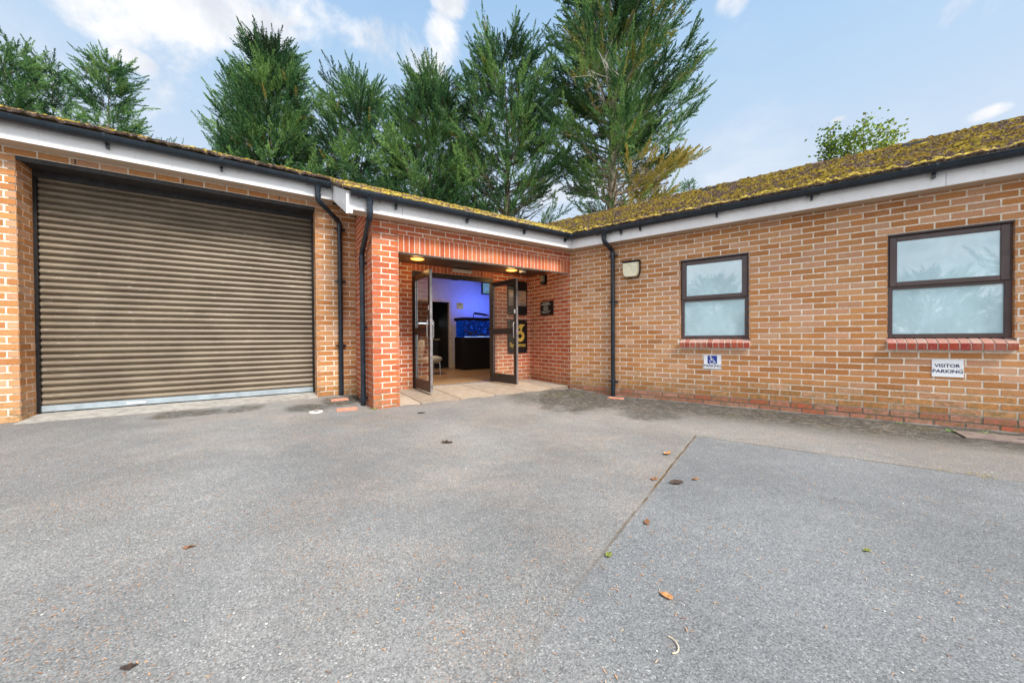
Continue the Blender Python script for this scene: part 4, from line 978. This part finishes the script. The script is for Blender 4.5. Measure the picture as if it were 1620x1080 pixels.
ff = mb.build('garage_apron', M['concrete']); tag(ff, 'grey concrete strip under the roller shutter', 'ground', kind='structure')

# ------------------------------------------------------------------ loose leaves, needles, weeds
def leafmat(name, c): return plain(name, c, .7, var=.3, nscale=60)
ML = [leafmat('brown_dead_leaf', (.22, .10, .045)), leafmat('orange_dead_leaf', (.50, .24, .09)), leafmat('green_leaf', (.16, .18, .03)), leafmat('dark_wet_leaf', (.05, .03, .02)), leafmat('straw_stalk', (.62, .52, .36))]
def dead_leaf(x, y, r, mt, label, a=0., asp=.55):
    z = gh(x, y)+.003; mb = MB(Matrix.Translation((x, y, z)) @ Matrix.Rotation(a, 4, 'Z')); n = 12; vs = [(0, 0, .004)]
    for k in range(n):
        t = 2*math.pi*k/n; rr = r*(.75+.25*random.random())*(1.25 if k == 0 else 1); vs.append((rr*math.cos(t), rr*asp*math.sin(t), random.uniform(.0, .014)*r/.04))
    mb.add(vs, [(0, 1+k, 1+(k+1) % n) for k in range(n)]); o = mb.build('fallen_leaf', ML[mt]); tag(o, label, 'leaf', 'leaves fallen on the asphalt'); rebase(o, (x, y, z))
for q in ((-1.546, 1.692, .03, 0, 'dark brown leaf alone on the left asphalt', .3), (1.304, 3.003, .055, 1, 'large orange leaf left of the top of the seam', .8), (1.10, 2.40, .05, 3, 'dark green leaf touching the seam in the asphalt', 0.),
          (.709, 1.889, .03, 0, 'brown curled leaf right of the seam, above the yellow leaf', 1.2), (.431, 1.608, .028, 2, 'yellow green leaf lying on the seam', .9), (.581, 1.347, .028, 1, 'narrow orange leaf right of the seam near the front', 2.2),
          (-1.165, 1.069, .024, 3, 'black leaf scrap at the front left', .2), (1.262, 2.464, .03, 0, 'small brown leaf right of the seam beside the dark green leaf', .2), (.98, 2.47, .035, 0, 'red brown leaf just left of the seam', .5), (-.62, 3.35, .06, 3, 'dark clump of leaf before the porch slabs', 0.),
          (1.62, 1.63, .02, 2, 'tiny yellow leaf on the blue grey asphalt at the right', .2), (-1.12, 4.36, .05, 3, 'dark scrap at the foot of the red pillar', .1)):
    dead_leaf(*q[:5], a=q[5])
mb = MB(Matrix.Translation((.495, 1.135, gh(.5, 1.13)+.006))); mb.tube([(.028*math.cos(t), .034*math.sin(t), 0) for t in np.linspace(-1.7, 1.1, 9)], .0022, 6); o = mb.build('curled_stalk', ML[4]); rebase(o, (.495, 1.135, gh(.5, 1.13))); tag(o, 'pale curled stalk on the asphalt at the front', 'stalk')
mb = MB(); N_ = 24000
for i in range(N_):
    d = random.random()**.6*5.2+.75; lat = random.uniform(-1.55, 1.55)*d
    if mnoise.noise(Vector((lat*1.7, d*1.7, 3.)))+.25*mnoise.noise(Vector((lat*6, d*6, 3.))) < random.uniform(-.35, .45): continue
    q = Vector((lat, d, 0))
    if (q-P0).dot(gp) > -.1 or (q-C0).dot(Rn) > -.15: continue
    xr, yr = (q-C0).dot(Rv), (q-C0).dot(Rn)
    if xr > 2.36 and yr < -1.94 and random.random() < .5: continue
    z = gh(lat, d)+.0035; L_ = random.uniform(.004, .0115); a = random.uniform(0, 6.28); w_ = random.uniform(.0009, .0019); b_ = random.uniform(-.5, .5)
    p0 = Vector((lat, d, z)); d1 = Vector((math.cos(a), math.sin(a), 0)); d2 = Vector((math.cos(a+b_), math.sin(a+b_), 0)); nn_ = Vector((-d1.y, d1.x, 0))*w_
    p1 = p0+d1*L_; p2 = p1+d2*L_; up = Vector((0, 0, random.uniform(.0005, .002)))
    mb.add([p0-nn_, p0+nn_, p1+nn_+up, p1-nn_+up, p2+nn_*.3, p2-nn_*.3], [(0, 3, 2, 1), (3, 5, 4, 2)], random.choice((0, 0, 0, 1, 2)))
o = mb.build('needle_litter', [leafmat('orange_needles', (.50, .26, .12)), leafmat('straw_needles', (.52, .40, .26)), leafmat('brown_needles', (.24, .13, .08))]); tag(o, 'scattered orange conifer needles over the asphalt', 'needles', kind='stuff')
# white paint and stone flecks
mb = MB()
for i in range(120):
    d = random.uniform(.9, 5.); lat = random.uniform(-1.5, 1.5)*d; q = Vector((lat, d, 0))
    if (q-P0).dot(gp) > -.1 or (q-C0).dot(Rn) > -.15: continue
    z = gh(lat, d)+.002; r = random.uniform(.0018, .005); n = 6
    mb.add([(lat+r*random.uniform(.6, 1.3)*math.cos(k), d+r*random.uniform(.6, 1.3)*math.sin(k), z+.001) for k in np.linspace(0, 2*math.pi, n+1)[:-1]]+[(lat, d, z+.003)], [(k, (k+1) % n, n) for k in range(n)])
o = mb.build('pale_grit', M['capwhite']); tag(o, 'scattered pale grit and flecks on the asphalt', 'grit', kind='stuff')
# weeds in the wall foot and along seams
MW = leafmat('weed_green', (.16, .30, .05)); MO = leafmat('yellow_moss_tuft', (.42, .34, .07))
def tuft(cx, cy, r, n, h, mt, label, nm='weed'):
    z = gh(cx, cy); mb = MB()
    for i in range(n):
        a = random.uniform(0, 6.28); rr = r*random.random()**.5; x, y = cx+rr*math.cos(a), cy+rr*math.sin(a); hh = h*random.uniform(.4, 1.); w_ = hh*.28; b_ = random.uniform(0, 6.28)
        dx, dy = math.cos(b_), math.sin(b_)
        mb.add([(x, y, z), (x+dx*hh*.5-dy*w_, y+dy*hh*.5+dx*w_, z+hh*.6), (x+dx*hh, y+dy*hh, z+hh*.75), (x+dx*hh*.5+dy*w_, y+dy*hh*.5-dx*w_, z+hh*.6)], [(0, 1, 2, 3)])
    o = mb.build(nm, mt); tag(o, label, 'plant'); rebase(o, (cx, cy, z))
for (x, y, r, n, h, m_, lb) in ((4.46, -.29, .05, 26, .028, MW, 'green weed at the left corner of the stone cover'), (4.72, -.22, .07, 26, .022, MW, 'flat weeds between the stone cover and the plinth'), (4.12, -.10, .03, 16, .022, MW, 'tiny bright weed at the foot of the plinth'),
                              (5.02, -.6, .025, 12, .02, MW, 'little weed in front of the stone cover'), (4.17, -1.92, .07, 60, .010, MO, 'yellow moss patch on the long seam'), (4.0, -1.93, .04, 26, .008, MO, 'small yellow moss speck on the long seam beside the larger patch')):
    q = R(x, y); tuft(q.x, q.y, r, n, h, m_, lb)
q = A(-.02, -.08); tuft(q.x, q.y, .05, 30, .02, MW, 'weed at the foot of the red pillar beside the downpipe')

# ------------------------------------------------------------------ trees
def spray_templates(nt=6):
    T = []
    r = np.random.default_rng(3)
    for k in range(nt):
        V = []; F_ = []; C_ = []
        def leaflet(p, d, L_, w_, c_):
            d = d/np.linalg.norm(d); s_ = np.cross(d, r.normal(size=3)); s_ /= np.linalg.norm(s_)+1e-9
            b0 = len(V); V.extend([p, p+d*L_*.45+s_*w_, p+d*L_, p+d*L_*.45-s_*w_]); F_.append((b0, b0+1, b0+2, b0+3)); C_.append(c_)
        nb = 11
        for j in range(nb):
            t = j/(nb-1); base = np.array([0, 0, t*.78]); a = j*2.4+r.uniform(0, 1)
            side = np.array([math.cos(a), math.sin(a)*.75, 0])*(1-t*.85)
            br = side*.36+np.array([0, 0, .40]); bl = (.30*(1-t)+.08)
            nl = int(12-4*t)
            for q in range(nl):
                f = (q+.5)/nl; p = base+br/np.linalg.norm(br)*bl*f
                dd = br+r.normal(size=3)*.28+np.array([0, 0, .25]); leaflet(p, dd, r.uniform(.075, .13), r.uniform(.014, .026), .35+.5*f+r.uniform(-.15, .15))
        for q in range(10):
            t = q/10; leaflet(np.array([0, 0, t*.9])+r.normal(size=3)*.02, np.array([0, 0, 1.])+r.normal(size=3)*.35, .15, .03, .55+r.uniform(-.2, .2))
        T.append((np.array(V), np.array(F_), np.array(C_)))
    return T
TPL = spray_templates()
def rot_to(d, r):
    d = d/np.linalg.norm(d); u = r.normal(size=3); x = np.cross(u, d); x /= np.linalg.norm(x)+1e-9; y = np.cross(d, x); return np.stack([x, y, d], axis=1)
def wmesh(name, V, F_, C_, mat, parent):
    me = bpy.data.meshes.new(name); n = len(V); m = len(F_)
    me.vertices.add(n); me.vertices.foreach_set('co', V.astype(np.float32).ravel())
    k = F_.shape[1]; me.loops.add(m*k); me.loops.foreach_set('vertex_index', F_.astype(np.int32).ravel())
    me.polygons.add(m); me.polygons.foreach_set('loop_start', np.arange(0, m*k, k, dtype=np.int32)); me.polygons.foreach_set('loop_total', np.full(m, k, dtype=np.int32))
    a = me.attributes.new('bc', 'FLOAT_COLOR', 'FACE'); cc_ = np.ones((m, 4), dtype=np.float32); cc_[:, 0] = np.clip(C_[:, 0], 0, 1); cc_[:, 1] = np.clip(C_[:, 1], 0, 1); a.data.foreach_set('color', cc_.ravel())
    me.materials.append(mat); me.update(calc_edges=True)
    o = bpy.data.objects.new(name, me); col.objects.link(o); o.parent = parent; return o
def cypress(px, ptop, d, hw, label, seed, prof, zlow=2.2, nl=70, ns=9, sl=.75, up=.55, lean=(0, 0), trunk='bark', tr=.2, gold=None, odd=.006, density=1., bare=None, bias=None, dead=0):
    """px, ptop: where trunk and tip stand as seen from the forecourt, used once to get a real place and height"""
    r = np.random.default_rng(seed); x0 = (px-810)/565.7*d; H = .86+(540-ptop)/565.7*d; hwm = abs(hw/565.7*d)
    Fm = Matrix.Translation((x0, d, -.1)); t_ = thing('cypress_tree', Fm, label, 'tree', 'tall conifers behind the building')
    mb = MB(Fm); tp = []
    n = 12
    for i in range(n+1):
        f = i/n; tp.append(Vector((lean[0]*f*f*H+.12*math.sin(f*5+seed), lean[1]*f*f*H+.1*math.cos(f*4+seed), f*H*.97)))
    mb.tube(tp, [max(.015, tr*(1-i/n)**1.1) for i in range(n+1)], 9)
    VV = []; FF = []; CC = []; off = 0
    def tpos(z):
        f = min(max(z/(H*.97), 0), 1)*n; i = min(int(f), n-1); return tp[i].lerp(tp[i+1], f-i)
    nl = int(nl*1.25)
    for i in range(nl):
        f = zlow/H+(1-zlow/H)*((i+r.uniform(0, 1))/nl)**.9; z = f*H; f2 = (z-zlow)/(H-zlow)
        a = i*2.39996+r.uniform(-.5, .5); R_ = hwm*prof(f2)*(r.uniform(.5, .95) if r.random() < .45 else r.uniform(.85, 1.10))
        if bias is not None: R_ *= bias(a, f2)
        isb = bare is not None and bare(a, f2, r)
        if isb: R_ *= .75
        b_ = np.array(tpos(max(z-R_*.35, zlow*.5))); upk = up*.75*(1+f2*1.1)+r.uniform(-.15, .2)
        dirh = np.array([math.cos(a), math.sin(a), 0.]); L_ = R_
        end = b_+dirh*L_+np.array([0, 0, L_*upk+.1]); mid = (b_+end)/2+np.array([0, 0, -.10*L_])
        mb.tube([Vector(b_), Vector(mid), Vector(end)], [max(.008, tr*.28*(1-f2)), .022*(1-.6*f2)+.006, .005], 5, cap=False)
        def emit(q, dv, sc, a_=a, f_=f2, nar=1.):
            nonlocal off
            T_ = TPL[r.integers(len(TPL))]; Rm = rot_to(dv, r)*sc*np.array([nar, nar, 1.])
            V_ = T_[0] @ Rm.T+q
            cl = mnoise.noise(Vector((q[0]*.9+seed, q[1]*.9, q[2]*.9)))*.85+r.uniform(-.25, .25); od = odd > r.random() and .8 or 0.
            if gold is not None: od = max(od, gold(a_, f_, q, r))
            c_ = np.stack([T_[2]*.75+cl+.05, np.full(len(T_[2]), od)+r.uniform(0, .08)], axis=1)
            VV.append(V_); FF.append(T_[1]+off); CC.append(c_); off += len(V_)
        nsub = max(4, int(ns*.80*density*(.5+R_/hwm*.7)))
        lat = np.array([-dirh[1], dirh[0], 0.])
        if isb:
            for k in range(7):
                s_ = .2+.8*r.random(); q0 = (1-s_)**2*b_+2*s_*(1-s_)*mid+s_*s_*end; dv = dirh+lat*r.normal()*.9+np.array([0, 0, r.normal()*.4]); dv /= np.linalg.norm(dv)
                mb.tube([Vector(q0), Vector(q0+dv*.35+np.array([0, 0, .03])), Vector(q0+dv*.75)], [.010, .007, .003], 3, cap=False)
            nsub = 1 if r.random() < .5 else 0
        for k in range(nsub):
            s_ = .12+.90*(k+r.uniform(0, 1))/nsub; q0 = (1-s_)**2*b_+2*s_*(1-s_)*mid+s_*s_*end
            sd = (1 if k % 2 else -1)*r.uniform(.2, 1.1)
            dv = dirh*r.uniform(.6, 1.1)+lat*sd*(1-.6*s_)+np.array([0, 0, r.uniform(-.15, .45)+.3*s_]); dv /= np.linalg.norm(dv)
            LB = sl*r.uniform(.55, 1.25)*(1.15-.35*f2)*(.75+.5*(1-s_)); q1 = q0+dv*LB
            if r.random() < .35: mb.tube([Vector(q0), Vector(q1)], [.009, .003], 3, cap=False)
            nk = 5
            for j in range(nk):
                t_s = .15+.85*j/(nk-1); q = q0+dv*LB*t_s+r.normal(size=3)*.045
                d3 = dv*1.1+np.array([0, 0, .18+.40*t_s])+r.normal(size=3)*(.45 if j < nk-1 else .18)
                tipq = j == nk-1
                emit(q, d3, sl*r.uniform(.50, .82)*(1.1-.2*f2)*(1.35 if tipq else 1.), nar=.62 if tipq else .95)
    # leader spikes
    for k in range(16 if H > 6 else 6):
        q = np.array(tpos(H*(.84+.13*r.random())))+(r.normal(size=3)*.22*min(1, H/9)); T_ = TPL[r.integers(len(TPL))]; dv = np.array([r.normal()*.35, r.normal()*.35, 1.]); Rm = rot_to(dv, r)*sl*r.uniform(.8, 1.3)
        VV.append(T_[0] @ (Rm*np.array([.55, .55, 1.25])).T+q); FF.append(T_[1]+off); CC.append(np.stack([T_[2]*.6+.05, np.zeros(len(T_[2]))], axis=1)); off += len(T_[0])
    if dead:
        for k in range(dead):
            md = MB(Fm); q = tpos(r.uniform(8.6, 11.2)); a = r.uniform(3.5, 5.4); dv = Vector((math.cos(a), math.sin(a), r.uniform(.1, .7))).normalized(); L_ = r.uniform(1.6, 2.7); e = q+dv*L_
            md.tube([q, q+dv*L_*.5+Vector((0, 0, .08)), e], [.035, .022, .006], 5, cap=False)
            for j in range(15):
                t = r.uniform(.3, 1.); p1 = q.lerp(e, t); d2 = (dv+Vector(tuple(r.normal(size=3)*.7))).normalized(); l2 = r.uniform(.3, .8); p2 = p1+d2*l2
                md.tube([p1, p2], [.011, .004], 3, cap=False)
                for j2 in range(2): md.tube([p1.lerp(p2, r.uniform(.3, .9)), p2+Vector(tuple(r.normal(size=3)*.22))], [.006, .003], 3, cap=False)
            md.build('dead_branch', M['dead'], t_)
    tk = mb.build('trunk', M[trunk], t_, smooth=True)
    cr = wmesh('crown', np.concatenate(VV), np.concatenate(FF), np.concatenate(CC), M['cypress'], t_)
    return t_
cone = lambda f: min(1, (1-f)**.62*1.12)*min(1, .75+f*2)
col_ = lambda f: min(1.1, (1-f)**.5*1.2)
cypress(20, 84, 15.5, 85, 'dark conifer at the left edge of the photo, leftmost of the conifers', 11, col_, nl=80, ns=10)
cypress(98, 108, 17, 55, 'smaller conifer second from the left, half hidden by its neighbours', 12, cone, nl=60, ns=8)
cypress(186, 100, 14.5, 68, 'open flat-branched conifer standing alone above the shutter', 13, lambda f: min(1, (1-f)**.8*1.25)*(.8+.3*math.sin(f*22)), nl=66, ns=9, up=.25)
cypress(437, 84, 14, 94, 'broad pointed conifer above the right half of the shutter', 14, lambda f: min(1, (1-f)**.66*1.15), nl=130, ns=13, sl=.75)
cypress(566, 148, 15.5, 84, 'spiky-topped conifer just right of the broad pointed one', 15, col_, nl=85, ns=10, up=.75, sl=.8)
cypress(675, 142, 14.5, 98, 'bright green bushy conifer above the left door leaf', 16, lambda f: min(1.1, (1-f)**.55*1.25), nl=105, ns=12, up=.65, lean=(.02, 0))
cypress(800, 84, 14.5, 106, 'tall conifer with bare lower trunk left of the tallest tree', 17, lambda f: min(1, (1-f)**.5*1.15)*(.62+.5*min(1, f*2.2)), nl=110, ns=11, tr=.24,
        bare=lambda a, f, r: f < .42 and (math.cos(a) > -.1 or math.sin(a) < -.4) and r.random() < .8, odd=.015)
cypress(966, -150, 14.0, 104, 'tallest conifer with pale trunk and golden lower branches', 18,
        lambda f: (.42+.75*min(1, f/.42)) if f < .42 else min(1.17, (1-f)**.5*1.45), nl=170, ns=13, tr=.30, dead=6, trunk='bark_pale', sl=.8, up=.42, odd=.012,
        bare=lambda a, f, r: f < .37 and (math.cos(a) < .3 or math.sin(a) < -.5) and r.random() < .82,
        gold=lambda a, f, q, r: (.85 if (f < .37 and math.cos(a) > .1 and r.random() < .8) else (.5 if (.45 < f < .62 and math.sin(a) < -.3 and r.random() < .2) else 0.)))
def behind(x, y, H, rad_, label, seed):
    cypress(810+565.7*x/y, 540-565.7*(H-.86)/y, y, rad_*565.7/abs(y), label, seed, lambda f: min(1, (1-f)**.7*1.2), zlow=.6, nl=34, ns=8, sl=.7)
behind(2.3, -9.6, 8.5, 1.7, 'tall conifer across the yard, mirrored at the right of the larger window', 41)
behind(-2.2, -12, 3.3, 2.2, 'low bushy conifer across the yard, mirrored low in the larger window', 42)
behind(-9.0, -7.5, 4.0, 1.8, 'low conifer across the yard, mirrored in the smaller window', 43)
# small tips peeping over the roofs
def tip(px, pt, d, hw, label, seed):
    cypress(px, pt, d, hw, label, seed, lambda f: (1-f)*1.0, zlow=.86+(540-pt-45)/565.7*d*.9, nl=12, ns=3, sl=.20, up=.6, tr=.03)
tip(281, 224, 10.5, 9, 'tiny conifer tip above the middle of the garage roof', 31)
tip(1094, 292, 12, 10, 'small spiky conifer tip behind the mossy ridge', 32)
# leafy young tree behind the right roof
def leafy(px, pt, d, label):
    r = np.random.default_rng(5); x0 = (px-810)/565.7*d; H = .86+(540-pt)/565.7*d; Fm = Matrix.Translation((x0, d, -.1)); t_ = thing('broadleaf_tree', Fm, label, 'tree'); mb = MB(Fm)
    V = []; F_ = []; C_ = []
    mb.tube([(0, 0, 0), (0, 0, H*.45)], .06, 7, r2=.045)
    for i, (dx, hh, dens) in enumerate(((-.88, .925, 2.2), (-.72, .985, 2.0), (-.55, .93, 2.0), (-.30, .93, 1.8), (.0, .985, 1.3), (.20, .94, 1.3), (.50, .965, 1.), (.78, .975, .9), (1.12, .955, .8), (.62, .91, 1.))):
        b_ = Vector((0, 0, H*.42)); e = Vector((dx*.95, r.uniform(-.4, .4), H*hh)); m_ = (b_+e)/2+Vector((dx*.40, 0, .1)); pts = [b_.lerp(m_, t).lerp(m_.lerp(e, t), t) for t in np.linspace(0, 1, 8)]
        mb.tube(pts, .025, 6, r2=.006, cap=False)
        for k in range(int(230*dens)):
            t = r.uniform(.62, 1.02); q = np.array(b_.lerp(m_, t).lerp(m_.lerp(e, t), t))+r.normal(size=3)*np.array([.12, .16, .10]); q[0] += (1-t)*r.normal()*.16
            a = r.normal(size=3); a /= np.linalg.norm(a); s_ = np.cross(a, r.normal(size=3)); s_ /= np.linalg.norm(s_); L_ = r.uniform(.06, .12); w_ = L_*.38; b0 = len(V)
            V += [q, q+a*L_*.5+s_*w_, q+a*L_, q+a*L_*.5-s_*w_]; F_.append((b0, b0+1, b0+2, b0+3)); C_.append((r.uniform(.1, .9)-(.25 if i < 3 else 0), .5*(r.random() < .12)))
    mb.build('trunk', M['bark_dark'], t_, smooth=True); wmesh('crown', np.array(V), np.array(F_), np.array(C_), M['leafy'], t_)
leafy(1362, 196, 11.0, 'small leafy tree peeping over the mossy right roof')
# sprouting ridge vents
vent(2.02, 1.75)
vent(4.60, 1.75)
S.cycles.max_bounces = 8
